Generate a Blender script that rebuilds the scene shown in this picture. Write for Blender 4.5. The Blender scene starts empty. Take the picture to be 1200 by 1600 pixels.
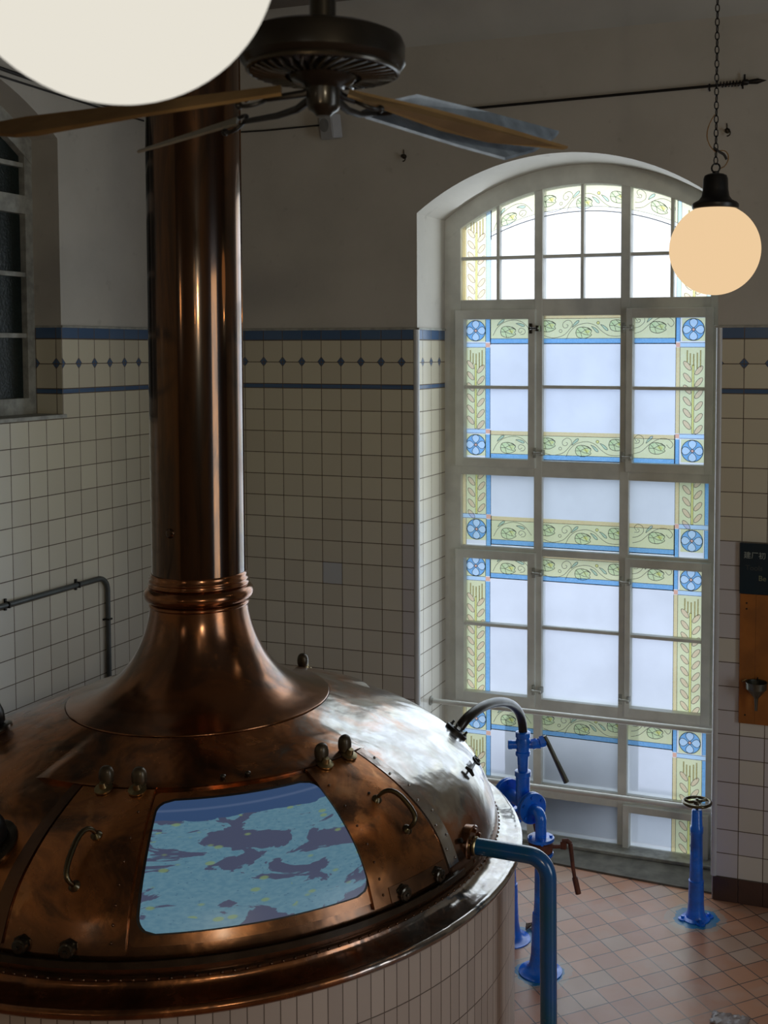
import bpy, bmesh, math, random
from mathutils import Vector, Matrix
PI = math.pi
random.seed(7)
sc = bpy.context.scene
col = sc.collection

# ------------------------------------------------------------------ camera
cam_d = bpy.data.cameras.new('camera')
cam = bpy.data.objects.new('camera', cam_d)
col.objects.link(cam)
sc.camera = cam
RX_ = 9.0
YAW, PITCH = -0.3469, 0.0552
cs, sn = math.cos(YAW), math.sin(YAW)
cR = Vector((cs, -sn, 0)); cF0 = Vector((sn, cs, 0))
cF = cF0 * math.cos(PITCH) - Vector((0, 0, math.sin(PITCH)))
cU = Vector((0, 0, math.cos(PITCH))) + cF0 * math.sin(PITCH)
CAM = Vector((4.7458, -7.1614, 3.4154))
cam.matrix_world = Matrix(((cR.x, cU.x, -cF.x, CAM.x), (cR.y, cU.y, -cF.y, CAM.y), (cR.z, cU.z, -cF.z, CAM.z), (0, 0, 0, 1)))
cam_d.sensor_fit = 'VERTICAL'; cam_d.sensor_height = 36.0
cam_d.lens = 1822.06 / 1600 * 36.0
cam_d.shift_x = (600 - 747.8) / 1600
cam_d.shift_y = (647.1 - 800) / 1600
cam_d.clip_start = 0.05
cam_d.dof.use_dof = True
cam_d.dof.focus_distance = 5.3
cam_d.dof.aperture_fstop = 7.0

# ------------------------------------------------------------------ world, light, exposure
sc.view_settings.view_transform = 'Standard'
sc.view_settings.look = 'None'
sc.view_settings.gamma = 1
sc.view_settings.use_curve_mapping = False
sc.view_settings.exposure = 0.0
sc.cycles.use_denoising = True
sc.cycles.max_bounces = 8
sc.cycles.diffuse_bounces = 4
sc.cycles.glossy_bounces = 4
sc.cycles.transmission_bounces = 6
sc.cycles.transparent_max_bounces = 12
sc.cycles.sample_clamp_indirect = 3.0
sc.cycles.caustics_reflective = False
sc.cycles.caustics_refractive = False
w = bpy.data.worlds.new('sky'); sc.world = w; w.use_nodes = True
nt = w.node_tree; nt.nodes.clear()
wo = nt.nodes.new('ShaderNodeOutputWorld'); bg = nt.nodes.new('ShaderNodeBackground')
tc = nt.nodes.new('ShaderNodeTexCoord'); sp = nt.nodes.new('ShaderNodeSeparateXYZ')
cr = nt.nodes.new('ShaderNodeValToRGB')
cr.color_ramp.elements[0].position = 0.0; cr.color_ramp.elements[0].color = (0.88, 0.94, 1.0, 1)
cr.color_ramp.elements[1].position = 0.5; cr.color_ramp.elements[1].color = (0.80, 0.90, 1.0, 1)
nt.links.new(tc.outputs['Generated'], sp.inputs[0]); nt.links.new(sp.outputs['Z'], cr.inputs[0])
nt.links.new(cr.outputs[0], bg.inputs[0]); bg.inputs[1].default_value = 1.8
nt.links.new(bg.outputs[0], wo.inputs[0])

def light(name, kind, loc, energy, color, size, rot=None):
    d = bpy.data.lights.new(name, kind); d.energy = energy; d.color = color
    if kind == 'AREA':
        d.shape = 'RECTANGLE'; d.size, d.size_y = size
    else:
        d.shadow_soft_size = size
    o = bpy.data.objects.new(name, d); o.location = loc
    if rot: o.rotation_euler = rot
    col.objects.link(o); return o
# daylight arriving through the tall window opening, entering the room from just inside the panes
light('window_daylight', 'AREA', (2.71, 0.44, 2.4), 33, (0.80, 0.90, 1.0), (1.75, 4.2), (-PI / 2, 0, 0))
# added fill, unseen: set where further hall pendants would hang behind the gallery
light('hall_fill_light', 'POINT', (6.6, -8.6, 3.9), 135, (1.0, 0.87, 0.64), 0.13)
light('hall_fill_light', 'POINT', (1.6, -10.2, 3.9), 10, (1.0, 0.80, 0.58), 0.19)
light('hall_side_fill', 'AREA', (RX_ - .1, -4.2, 2.6), 72, (0.86, 0.94, 1.0), (3.2, 1.8), (0, PI / 2, 0))  # added cool fill from the right, unseen; no window is built there

# ------------------------------------------------------------------ shader helper
class V:
    """a socket with arithmetic"""
    def __init__(s, nt, sock): s.nt, s.s = nt, sock
    def op(s, o, b=None, c=None, clamp=False):
        n = s.nt.nodes.new('ShaderNodeMath'); n.operation = o; n.use_clamp = clamp
        for i, x in enumerate((s, b, c)):
            if x is None: continue
            if isinstance(x, V): s.nt.links.new(x.s, n.inputs[i])
            else: n.inputs[i].default_value = x
        return V(s.nt, n.outputs[0])
    def __add__(s, b): return s.op('ADD', b) 
    def __sub__(s, b): return s.op('SUBTRACT', b)
    def __mul__(s, b): return s.op('MULTIPLY', b)
    def __truediv__(s, b): return s.op('DIVIDE', b)
    def gt(s, b): return s.op('GREATER_THAN', b)
    def lt(s, b): return s.op('LESS_THAN', b)
    def fl(s): return s.op('FLOOR')
    def fr(s): return s.op('FRACT')
    def abs(s): return s.op('ABSOLUTE')
    def max(s, b): return s.op('MAXIMUM', b)
    def min(s, b): return s.op('MINIMUM', b)
    def inv(s): return (s * -1.0) + 1.0

def setv(nt, sock, x):
    if isinstance(x, V): nt.links.new(x.s, sock)
    elif isinstance(x, bpy.types.NodeSocket): nt.links.new(x, sock)
    elif isinstance(x, (tuple, list)) and len(x) == 3 and sock.type == 'RGBA': sock.default_value = (*x, 1)
    else: sock.default_value = x

def new_mat(name):
    m = bpy.data.materials.new(name); m.use_nodes = True
    nt = m.node_tree; nt.nodes.clear()
    out = nt.nodes.new('ShaderNodeOutputMaterial')
    return m, nt, out
def princ(nt, out, **kw):
    b = nt.nodes.new('ShaderNodeBsdfPrincipled')
    for k, v in kw.items(): setv(nt, b.inputs[k.replace('_', ' ')], v)
    nt.links.new(b.outputs[0], out.inputs[0]); return b
def mix(nt, f, a, b):
    n = nt.nodes.new('ShaderNodeMix'); n.data_type = 'RGBA'
    setv(nt, n.inputs[0], f); setv(nt, n.inputs[6], a); setv(nt, n.inputs[7], b); return n.outputs[2]
def pos(nt):
    g = nt.nodes.new('ShaderNodeNewGeometry'); s = nt.nodes.new('ShaderNodeSeparateXYZ')
    nt.links.new(g.outputs['Position'], s.inputs[0])
    t = nt.nodes.new('ShaderNodeSeparateXYZ'); nt.links.new(g.outputs['True Normal'], t.inputs[0])
    return [V(nt, s.outputs[i]) for i in range(3)] + [V(nt, t.outputs[i]) for i in range(3)]
def comb(nt, x, y, z):
    c = nt.nodes.new('ShaderNodeCombineXYZ')
    for i, a in enumerate((x, y, z)): setv(nt, c.inputs[i], a)
    return c.outputs[0]
def noise(nt, scale, detail=3, vec=None, rough=0.5, dist=0.0):
    n = nt.nodes.new('ShaderNodeTexNoise'); n.inputs['Scale'].default_value = scale
    n.inputs['Detail'].default_value = detail; n.inputs['Roughness'].default_value = rough
    n.inputs['Distortion'].default_value = dist
    if vec is None:
        g = nt.nodes.new('ShaderNodeNewGeometry'); vec = g.outputs['Position']
    nt.links.new(vec, n.inputs['Vector']); return V(nt, n.outputs[0])
def wnoise(nt, vec):
    n = nt.nodes.new('ShaderNodeTexWhiteNoise'); n.noise_dimensions = '3D'
    nt.links.new(vec, n.inputs['Vector']); return V(nt, n.outputs[0])
def smooth(v, a, b):
    n = v.nt.nodes.new('ShaderNodeMapRange'); n.interpolation_type = 'SMOOTHSTEP'
    v.nt.links.new(v.s, n.inputs[0]); n.inputs[1].default_value = a; n.inputs[2].default_value = b
    return V(v.nt, n.outputs[0])
def bump(nt, h, strength, dist=0.01):
    b = nt.nodes.new('ShaderNodeBump'); b.inputs['Strength'].default_value = strength
    b.inputs['Distance'].default_value = dist; nt.links.new(h.s, b.inputs['Height']); return b.outputs[0]

def plain(name, c, rough=0.5, metal=0.0, var=0.15, scale=12.0, bmp=0.0, c2=None, coat=0.0):
    m, nt, out = new_mat(name)
    n = noise(nt, scale, 4)
    f = smooth(n, 0.3, 0.7)
    d = c2 or tuple(x * (1 - var) for x in c)
    kw = dict(Base_Color=mix(nt, f, c, d), Roughness=(n * 0.2) + (rough - 0.1), Metallic=metal)
    if coat: kw['Coat_Weight'] = coat; kw['Coat_Roughness'] = 0.15
    if bmp: kw['Normal'] = bump(nt, n, bmp)
    princ(nt, out, **kw); return m

# ---- walls: square cream tiles up to 3.55 m with blue bands and diamonds, plaster above
def wall_material():
    m, nt, out = new_mat('tiled_wall')
    x, y, z, nx, ny, nz = pos(nt)
    isY = ny.abs().gt(0.5)
    u = ((x - 0.1092) / 0.15) * isY + ((y + 0.6555) / 0.15) * isY.inv()
    above = z.gt(3.165)
    zz = (z - above * 0.03) / 0.15
    g = 0.018
    fu = u.fr(); fz = zz.fr()
    gu = fu.min(fu.inv()).lt(g); gz = fz.min(fz.inv()).lt(g)
    grout = gu.max(gz)
    topband = z.gt(3.482)
    stripe = z.gt(3.15) * z.lt(3.18)
    edge = (z - 3.15).abs().lt(0.003).max((z - 3.18).abs().lt(0.003)).max((z - 3.482).abs().lt(0.003))
    grout = (gu.max(gz * topband.inv() * stripe.inv())).max(edge)
    du = fu.min(fu.inv()) * 0.15
    dz = (z - 3.333).abs()
    diamond = (du + dz * 0.85).lt(0.027)
    dgr = (du + dz * 0.85).lt(0.030) * diamond.inv()
    rnd = wnoise(nt, comb(nt, u.fl(), zz.fl(), isY))
    rnd2 = wnoise(nt, comb(nt, zz.fl(), u.fl(), isY + 3.0))
    low = smooth(z, 3.0, 1.2)
    cream = mix(nt, rnd, (0.64, 0.59, 0.44), (0.56, 0.51, 0.385))
    white = mix(nt, rnd, (0.62, 0.60, 0.55), (0.54, 0.52, 0.47))
    c = mix(nt, (low * 0.8), cream, white)
    lav = (0.55, 0.53, 0.55)
    patch1 = isY * (x - 1.084).abs().lt(0.0745) * (z - 1.876).abs().lt(0.0745)
    patch2 = isY * x.gt(1.609) * x.lt(1.73) * z.lt(2.25)
    patch3 = isY * x.gt(3.70) * x.lt(3.861) * z.lt(2.25) * rnd.gt(0.25)
    patch4 = isY * x.gt(3.70) * z.lt(1.2) * rnd2.gt(0.3)
    c = mix(nt, patch1, c, (0.50, 0.52, 0.55)); c = mix(nt, patch2.max(patch3).max(patch4) * 0.8, c, lav)
    blue = mix(nt, rnd, (0.060, 0.115, 0.22), (0.085, 0.145, 0.25))
    c = mix(nt, (topband.max(stripe)).max(diamond), c, blue)
    st = smooth(noise(nt, 3.0, 5), 0.45, 0.75)
    gc = mix(nt, st, (0.09, 0.06, 0.035), (0.16, 0.13, 0.09))
    c = mix(nt, grout.max(dgr), c, gc)
    # plaster
    pn = noise(nt, 1.3, 6, rough=0.6); pf = noise(nt, 9.0, 5)
    pl = mix(nt, smooth(pn, 0.35, 0.7), (0.52, 0.49, 0.43), (0.45, 0.425, 0.37))
    pl = mix(nt, smooth(pf, 0.62, 0.8) * 0.4, pl, (0.22, 0.19, 0.16))
    plaster = z.gt(3.548)
    c = mix(nt, plaster, c, pl)
    rough = (plaster * 0.55) + 0.22 + grout * 0.4 * plaster.inv()
    h = (grout.max(dgr).inv() * plaster.inv()) + noise(nt, 30.0, 3) * plaster * 0.15 + (rnd * 0.15 + noise(nt, 5.0, 1) * 0.25) * plaster.inv()
    princ(nt, out, Base_Color=c, Roughness=rough, Normal=bump(nt, h, 0.35, 0.004))
    return m
def floor_material():
    m, nt, out = new_mat('terracotta_floor_tiles')
    x, y, z, nx, ny, nz = pos(nt)
    S = 0.1455
    p = ((x + y) * 0.70711 - 1.7183) / S
    q = ((x - y) * 0.70711 - 2.7605) / S
    fp, fq = p.fr(), q.fr()
    g = 0.022
    ep = fp.min(fp.inv()).lt(g); eq = fq.min(fq.inv()).lt(g)
    r = wnoise(nt, comb(nt, p.fl(), q.fl(), 1.0)); r2 = wnoise(nt, comb(nt, q.fl(), p.fl(), 5.0))
    c = mix(nt, r, (0.50, 0.25, 0.145), (0.38, 0.165, 0.09))
    c = mix(nt, r2.gt(0.72) * 0.6, c, (0.42, 0.31, 0.235))
    st = smooth(noise(nt, 4.0, 5), 0.45, 0.7)
    c = mix(nt, st * 0.35, c, (0.46, 0.37, 0.31))
    gc = mix(nt, smooth(noise(nt, 2.0, 3), 0.5, 0.62), (0.06, 0.045, 0.04), (0.22, 0.17, 0.14))
    e = ep.max(eq)
    c = mix(nt, e, c, gc)
    # blue paint spilt round the pipe feet
    for cx, cy, rr in ((2.945, -1.19, .17), (3.650, -0.285, .17), (2.69, -.855, .15)):
        dd = (((x - cx) * (x - cx) + (y - cy) * (y - cy)).op('SQRT')) + (noise(nt, 14.0, 3) - 0.5) * 0.09
        c = mix(nt, dd.lt(rr + 0.01) * 0.35, c, (0.30, 0.36, 0.33))
        c = mix(nt, dd.lt(rr - 0.035), c, (0.015, 0.16, 0.34))
    h = e.inv() + noise(nt, 40.0, 3) * 0.2 + r * 0.3
    princ(nt, out, Base_Color=c, Roughness=(noise(nt, 8.0, 3) * 0.25) + 0.22, Normal=bump(nt, h, 0.4, 0.004))
    return m
def copper_material(name, base, dark, bright, rough=0.24, grey=0.0, dents=0.5, streak=False, coat=0.35, seed=0.0, low=False, ledge=False):
    m, nt, out = new_mat(name)
    g = nt.nodes.new('ShaderNodeNewGeometry')
    mp = nt.nodes.new('ShaderNodeMapping'); nt.links.new(g.outputs['Position'], mp.inputs[0])
    mp.inputs['Location'].default_value = (seed, seed * 0.7, 0)
    if streak: mp.inputs['Scale'].default_value = (1, 1, 0.12)
    vec = mp.outputs[0]
    x, y, z, nx, ny, nz = pos(nt)
    n1 = noise(nt, 3.2 if not streak else 14.0, 6, vec, 0.62, 0.8)
    n2 = noise(nt, 9.0 if not streak else 30.0, 5, vec, 0.6, 0.4)
    n3 = noise(nt, 1.4, 3, vec)
    c = mix(nt, smooth(n1, 0.40, 0.66), base, dark)
    c = mix(nt, smooth(n2, 0.55, 0.72) * smooth(n3, 0.42, 0.6), c, bright)
    c = mix(nt, smooth(n2, 0.62, 0.8) * 0.5, c, (0.10, 0.085, 0.07))
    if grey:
        side = smooth((x - 1.79) * 0.80 + (y + 2.69) * 0.60 + (n1 - 0.5) * 1.6 + (((z - 1.54) * 7.0).min(0.0) if not ledge else 0.0), 0.30, 0.85)  # grey toward the window: its silvery reflection painted into the copper
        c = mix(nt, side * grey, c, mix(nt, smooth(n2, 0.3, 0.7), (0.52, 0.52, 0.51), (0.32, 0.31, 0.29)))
    if low: c = mix(nt, smooth(z + (n1 - 0.5) * 0.5, 1.52, 1.34) * 0.75, c, (0.055, 0.032, 0.02))  # dark patina low on the dome, with shade painted in
    hm = noise(nt, 5.0, 2, vec, 0.4, 0.6) + noise(nt, 22.0, 2, vec) * 0.08
    rg = (n2 * (0.22 if not streak else 0.06)) + (rough - 0.06)
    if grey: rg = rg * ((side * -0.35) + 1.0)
    b = princ(nt, out, Base_Color=c, Metallic=(n1 * -0.2) + 1.0, Roughness=rg,
              Coat_Weight=coat, Coat_Roughness=0.18, Coat_IOR=1.6, Normal=bump(nt, hm, dents, 0.02))
    return m

M = {}
M['wall'] = wall_material()
M['floor'] = floor_material()
M['ceiling'] = plain('ceiling_plaster', (0.50, 0.50, 0.47), 0.9, 0, 0.12, 2.0)
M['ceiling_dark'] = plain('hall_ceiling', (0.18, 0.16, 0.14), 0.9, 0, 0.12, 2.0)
M['hall'] = plain('hall_wall_plaster', (0.16, 0.145, 0.125), 0.85, 0, 0.1, 1.0)
M['bullnose'] = plain('white_glazed_edge_tile', (0.55, 0.56, 0.56), 0.2, 0, 0.1, 6)
M['skirt'] = plain('brown_glazed_skirting_tile', (0.075, 0.040, 0.030), 0.35, 0, 0.3, 5)
M['frame'] = plain('white_painted_wood', (0.74, 0.75, 0.69), 0.45, 0, 0.16, 7, 0.15)
M['frame_old'] = plain('weathered_painted_wood', (0.40, 0.40, 0.35), 0.55, 0, 0.35, 18, 0.3)
M['sill'] = plain('grey_stone_sill', (0.15, 0.14, 0.115), 0.85, 0, 0.5, 9, 0.5, c2=(0.09, 0.085, 0.07))
M['lead'] = plain('black_lead_came', (0.015, 0.013, 0.010), 0.6)
M['darkglass'] = plain('dark_frosted_glass', (0.010, 0.020, 0.018), 0.35, 0, 0.5, 60, 0.3)
M['brass'] = plain('worn_brass', (0.42, 0.33, 0.17), 0.35, 1.0, 0.5, 20)
M['tarnish'] = plain('tarnished_brass', (0.11, 0.085, 0.042), 0.35, 1.0, 0.5, 12, coat=0.4)
M['knob'] = plain('dark_brown_knob', (0.085, 0.062, 0.035), 0.42, 0.6, 0.4, 14, coat=0.2)
M['bronze'] = plain('dark_bronze', (0.06, 0.05, 0.035), 0.3, 0.8, 0.4, 14, coat=0.4)
M['iron'] = plain('black_iron', (0.015, 0.014, 0.013), 0.4, 0.4, 0.3, 20)
M['rubber'] = plain('black_hose_metal', (0.035, 0.030, 0.026), 0.32, 0.5, 0.4, 10)
M['blue'] = plain('blue_gloss_paint', (0.006, 0.19, 0.95), 0.28, 0, 0.45, 8, 0.08, coat=0.5)
M['blue2'] = plain('blue_green_gloss_paint', (0.006, 0.085, 0.30), 0.25, 0, 0.0, 4, 0.05, c2=(0.004, 0.09, 0.16), coat=0.5)
M['bluelt'] = plain('light_blue_paint_blot', (0.02, 0.22, 0.50), 0.4, 0, 0.4, 25, 0.4)
M['rust'] = plain('rusty_red_brown_iron', (0.15, 0.045, 0.025), 0.6, 0.1, 0.45, 25, 0.3)
M['greybar'] = plain('worn_steel_bar', (0.16, 0.16, 0.13), 0.35, 0.9, 0.4, 15)
M['wood'] = plain('orange_varnished_board', (0.36, 0.125, 0.022), 0.4, 0, 0.35, 6)
M['cane'] = plain('brown_wooden_blade', (0.20, 0.12, 0.042), 0.9, 0, 0.2, 14)
M['bladeblue'] = plain('window_lit_blade', (0.20, 0.25, 0.31), 0.3, 0, 0.45, 22)  # blue-grey paints in the cool window light on this blade's underside
M['bladegrey'] = plain('pale_grey_blade', (0.33, 0.34, 0.30), 0.5, 0, 0.2, 14)
M['fan'] = plain('dark_antique_bronze', (0.030, 0.025, 0.018), 0.33, 0.7, 0.5, 9, coat=0.3)
M['sign'] = plain('dark_teal_sign', (0.004, 0.020, 0.032), 0.35, 0, 0.3, 5)
M['signtext'] = plain('pale_lettering', (0.34, 0.38, 0.34), 0.6)
M['signtext2'] = plain('dim_lettering', (0.05, 0.055, 0.05), 0.6)
M['signtext3'] = plain('yellowish_lettering', (0.20, 0.21, 0.12), 0.6)
M['plastic'] = plain('off_white_plastic', (0.45, 0.47, 0.50), 0.4, 0, 0.05)
M['grille'] = plain('grey_speaker_cloth', (0.24, 0.25, 0.26), 0.8)
M['cable'] = plain('black_cable', (0.02, 0.018, 0.016), 0.6)
M['amber'] = plain('amber_cable', (0.22, 0.12, 0.03), 0.5)
M['conduit'] = plain('grey_painted_conduit', (0.09, 0.10, 0.10), 0.4, 0.3, 0.2, 8)
M['gasket'] = plain('black_gasket', (0.012, 0.010, 0.009), 0.5)
M['bag'] = plain('translucent_plastic_sheet', (0.30, 0.25, 0.24), 0.4, 0, 0.1, 20)
M['leaf'] = plain('dry_brown_debris', (0.14, 0.09, 0.06), 0.8, 0, 0.5, 40)
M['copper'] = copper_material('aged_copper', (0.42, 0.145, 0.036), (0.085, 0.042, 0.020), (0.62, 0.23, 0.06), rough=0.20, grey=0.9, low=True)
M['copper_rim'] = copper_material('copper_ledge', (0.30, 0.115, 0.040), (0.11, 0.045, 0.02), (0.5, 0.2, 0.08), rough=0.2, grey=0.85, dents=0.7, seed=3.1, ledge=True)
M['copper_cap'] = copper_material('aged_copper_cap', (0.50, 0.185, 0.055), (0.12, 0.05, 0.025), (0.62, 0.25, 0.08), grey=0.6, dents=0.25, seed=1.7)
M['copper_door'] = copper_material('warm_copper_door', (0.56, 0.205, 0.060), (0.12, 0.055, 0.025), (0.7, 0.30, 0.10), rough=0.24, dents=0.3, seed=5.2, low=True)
M['copper_neck'] = copper_material('copper_neck', (0.26, 0.090, 0.022), (0.10, 0.042, 0.016), (0.38, 0.14, 0.032), rough=0.13, dents=0.12, seed=2.3, coat=0.5)
M['copper_flue'] = copper_material('dark_red_copper_flue', (0.135, 0.055, 0.015), (0.055, 0.026, 0.010), (0.20, 0.082, 0.020), rough=0.11, dents=0.015, streak=True, coat=0.55)
M['copper_dark'] = copper_material('dark_copper_band', (0.13, 0.060, 0.028), (0.06, 0.032, 0.018), (0.25, 0.10, 0.04), rough=0.3, dents=0.2, seed=7.7)

def base_tile_material():
    m, nt, out = new_mat('kettle_base_tiles')
    x, y, z, nx, ny, nz = pos(nt)
    a = (y + 2.692).op('ARCTAN2', x - 1.79)
    u = a * (1.425 / 0.0575); v = z / 0.2 - 0.03
    fu, fv = u.fr(), v.fr()
    e = fu.min(fu.inv()).lt(0.035).max(fv.min(fv.inv()).lt(0.012))
    r = wnoise(nt, comb(nt, u.fl(), v.fl(), 2.0))
    c = mix(nt, r, (0.50, 0.42, 0.37), (0.42, 0.35, 0.31))
    c = mix(nt, e, c, (0.13, 0.10, 0.085))
    princ(nt, out, Base_Color=c, Roughness=0.3, Normal=bump(nt, e.inv() + r * 0.3, 0.4, 0.003))
    return m
M['basetile'] = base_tile_material()

def frosted(name, tint, see=0.45, rough=0.35, mottle=0.12):
    m, nt, out = new_mat(name)
    n = smooth(noise(nt, 5.0, 4), 0.3, 0.7)
    c = mix(nt, n * mottle, tint, tuple(t * 0.6 for t in tint))
    t = nt.nodes.new('ShaderNodeBsdfTranslucent'); setv(nt, t.inputs[0], c)
    r = nt.nodes.new('ShaderNodeBsdfRefraction'); setv(nt, r.inputs[0], c); r.inputs['IOR'].default_value = 1.02
    r.inputs['Roughness'].default_value = rough
    ms = nt.nodes.new('ShaderNodeMixShader'); ms.inputs[0].default_value = see
    nt.links.new(t.outputs[0], ms.inputs[1]); nt.links.new(r.outputs[0], ms.inputs[2])
    gl = nt.nodes.new('ShaderNodeBsdfGlossy'); gl.inputs['Roughness'].default_value = 0.3
    m2 = nt.nodes.new('ShaderNodeMixShader'); m2.inputs[0].default_value = 0.05
    nt.links.new(ms.outputs[0], m2.inputs[1]); nt.links.new(gl.outputs[0], m2.inputs[2])
    nt.links.new(m2.outputs[0], out.inputs[0]); return m
def clear_glass(name, tint):
    m, nt, out = new_mat(name)
    t = nt.nodes.new('ShaderNodeBsdfTransparent'); setv(nt, t.inputs[0], tint)
    tl = nt.nodes.new('ShaderNodeBsdfTranslucent'); setv(nt, tl.inputs[0], tint)
    ms = nt.nodes.new('ShaderNodeMixShader'); ms.inputs[0].default_value = 0.45
    nt.links.new(t.outputs[0], ms.inputs[1]); nt.links.new(tl.outputs[0], ms.inputs[2])
    nt.links.new(ms.outputs[0], out.inputs[0]); return m
def film(name, tint, streak=0.3):
    m, nt, out = new_mat(name)
    n = smooth(noise(nt, 60.0, 3, dist=2.0), 0.35, 0.7)
    c = mix(nt, n * streak, tint, tuple(min(1, t + 0.25) for t in tint))
    t = nt.nodes.new('ShaderNodeBsdfTransparent'); setv(nt, t.inputs[0], c)
    nt.links.new(t.outputs[0], out.inputs[0]); return m
G = {
 'clear': clear_glass('clear_fanlight_glass', (0.99, 0.99, 1.0)),
 'frost': frosted('frosted_glass', (0.84, 0.89, 0.97), 0.42, 0.55),
 'yg': film('yellow_green_glass', (0.91, 0.89, 0.50)),
 'ylw': film('yellow_glass', (0.98, 0.93, 0.50)),
 'orange': film('amber_glass', (0.93, 0.74, 0.38)),
 'blue': film('sky_blue_glass', (0.24, 0.52, 0.82), 0.4),
 'pblue': film('pale_blue_glass', (0.62, 0.82, 0.97)),
 'peach': film('peach_glass', (1.0, 0.80, 0.84), 0.1),
 'leafg': film('green_leaf_glass', (0.86, 0.97, 0.90), 0.2),
 'red': film('orange_red_glass', (1.0, 0.55, 0.38), 0.2),
 'lead': M['lead'],
}
def emis0(name, c, s):
    m, nt, out = new_mat(name)
    e = nt.nodes.new('ShaderNodeEmission'); setv(nt, e.inputs[0], c); e.inputs[1].default_value = s
    nt.links.new(e.outputs[0], out.inputs[0]); return m
def emis(name, c, s):
    m, nt, out = new_mat(name)
    e = nt.nodes.new('ShaderNodeEmission'); setv(nt, e.inputs[0], c); e.inputs[1].default_value = s
    d = nt.nodes.new('ShaderNodeBsdfGlossy'); d.inputs['Roughness'].default_value = 0.15; d.inputs[0].default_value = (.04, .04, .04, 1)
    a = nt.nodes.new('ShaderNodeAddShader'); nt.links.new(e.outputs[0], a.inputs[0]); nt.links.new(d.outputs[0], a.inputs[1])
    nt.links.new(a.outputs[0], out.inputs[0]); return m
M['globe'] = emis0('warm_opal_globe', (1.0, 0.70, 0.40), 0.86)
M['globe_near'] = emis0('bright_opal_globe', (1.0, 0.95, 0.83), 0.80)

def foam_material():
    m, nt, out = new_mat('foam_display')
    tcn = nt.nodes.new('ShaderNodeTexCoord'); uv = tcn.outputs['UV']
    s = nt.nodes.new('ShaderNodeSeparateXYZ'); nt.links.new(uv, s.inputs[0])
    u, v = V(nt, s.outputs[0]), V(nt, s.outputs[1])
    vec = comb(nt, u * 1.0, v * 1.6, 0.0)
    n = noise(nt, 3.3, 7, vec, 0.55, 0.9)
    edge = noise(nt, 5.0, 4, vec)
    water = v.gt(((edge - 0.5) * 0.14) + 0.80)
    hole = smooth(n + (v - 0.5) * 0.05, 0.51, 0.525)
    foam = mix(nt, smooth(noise(nt, 30.0, 3, vec), 0.3, 0.7), (0.115, 0.26, 0.36), (0.155, 0.31, 0.40))
    # bubbles
    vo = nt.nodes.new('ShaderNodeTexVoronoi'); vo.inputs['Scale'].default_value = 34; nt.links.new(vec, vo.inputs['Vector'])
    b = V(nt, vo.outputs['Distance'])
    ring = b.lt(0.16) * noise(nt, 7.0, 2, vec).gt(0.5)
    foam = mix(nt, ring * 0.6, foam, (0.05, 0.12, 0.22))
    c = mix(nt, hole, foam, (0.085, 0.10, 0.175))
    vy = nt.nodes.new('ShaderNodeTexVoronoi'); vy.inputs['Scale'].default_value = 9; nt.links.new(vec, vy.inputs['Vector'])
    yb = smooth(V(nt, vy.outputs['Distance']), 0.26, 0.15) * noise(nt, 4.0, 2, vec).gt(0.47)
    c = mix(nt, yb * 0.75, c, (0.25, 0.36, 0.16))
    band = (v - 0.90 - (u * u) * 0.02).abs()
    wcol = mix(nt, smooth(band, 0.02, 0.0) * 0.5, (0.045, 0.095, 0.22), (0.15, 0.21, 0.36))
    c = mix(nt, water, c, wcol)
    e = nt.nodes.new('ShaderNodeEmission'); nt.links.new(c, e.inputs[0]); e.inputs[1].default_value = 0.60
    d = nt.nodes.new('ShaderNodeBsdfPrincipled'); d.inputs['Base Color'].default_value = (0.01, 0.01, 0.012, 1); d.inputs['Roughness'].default_value = 0.35
    a = nt.nodes.new('ShaderNodeAddShader'); nt.links.new(e.outputs[0], a.inputs[0]); nt.links.new(d.outputs[0], a.inputs[1])
    nt.links.new(a.outputs[0], out.inputs[0]); return m
M['foam'] = foam_material()

# ------------------------------------------------------------------ geometry helpers (world coordinates)
ORIG = {}
def link(name, bm, mats, parent=None, smooth_=False, label=None, recalc=True):
    me = bpy.data.meshes.new(name)
    if recalc: bmesh.ops.recalc_face_normals(bm, faces=bm.faces)
    org = ORIG.get(parent.name, Vector((0, 0, 0))) if parent else Vector((0, 0, 0))
    if parent: bmesh.ops.translate(bm, verts=bm.verts, vec=-org)
    bm.to_mesh(me); bm.free()
    if not isinstance(mats, (list, tuple)): mats = [mats]
    for m in mats: me.materials.append(m)
    if smooth_:
        for p in me.polygons: p.use_smooth = True
        if smooth_ != 'all': me.set_sharp_from_angle(angle=math.radians(35))
    o = bpy.data.objects.new(name, me); col.objects.link(o)
    if parent: o.parent = parent; ORIG[o.name] = org
    if label: o['label'] = label
    return o
def tag(o, label, cat, group=None):
    o['label'] = label; o['category'] = cat
    if group: o['group'] = group
    return o
def empty(name, loc, label=None, cat=None, group=None, kind=None):
    o = bpy.data.objects.new(name, None); o.location = loc; o.empty_display_size = 0.1
    col.objects.link(o); ORIG[o.name] = Vector(loc)
    if label: tag(o, label, cat, group)
    if kind: o['kind'] = kind
    return o
def struct(o): o['kind'] = 'structure'; return o
def centre_mesh(o):
    """put the origin of a one-mesh thing at its base"""
    vs = [v.co for v in o.data.vertices]
    c = Vector(((min(v.x for v in vs) + max(v.x for v in vs)) / 2, (min(v.y for v in vs) + max(v.y for v in vs)) / 2, min(v.z for v in vs)))
    o.data.transform(Matrix.Translation(-c)); o.location = c; return o

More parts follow.
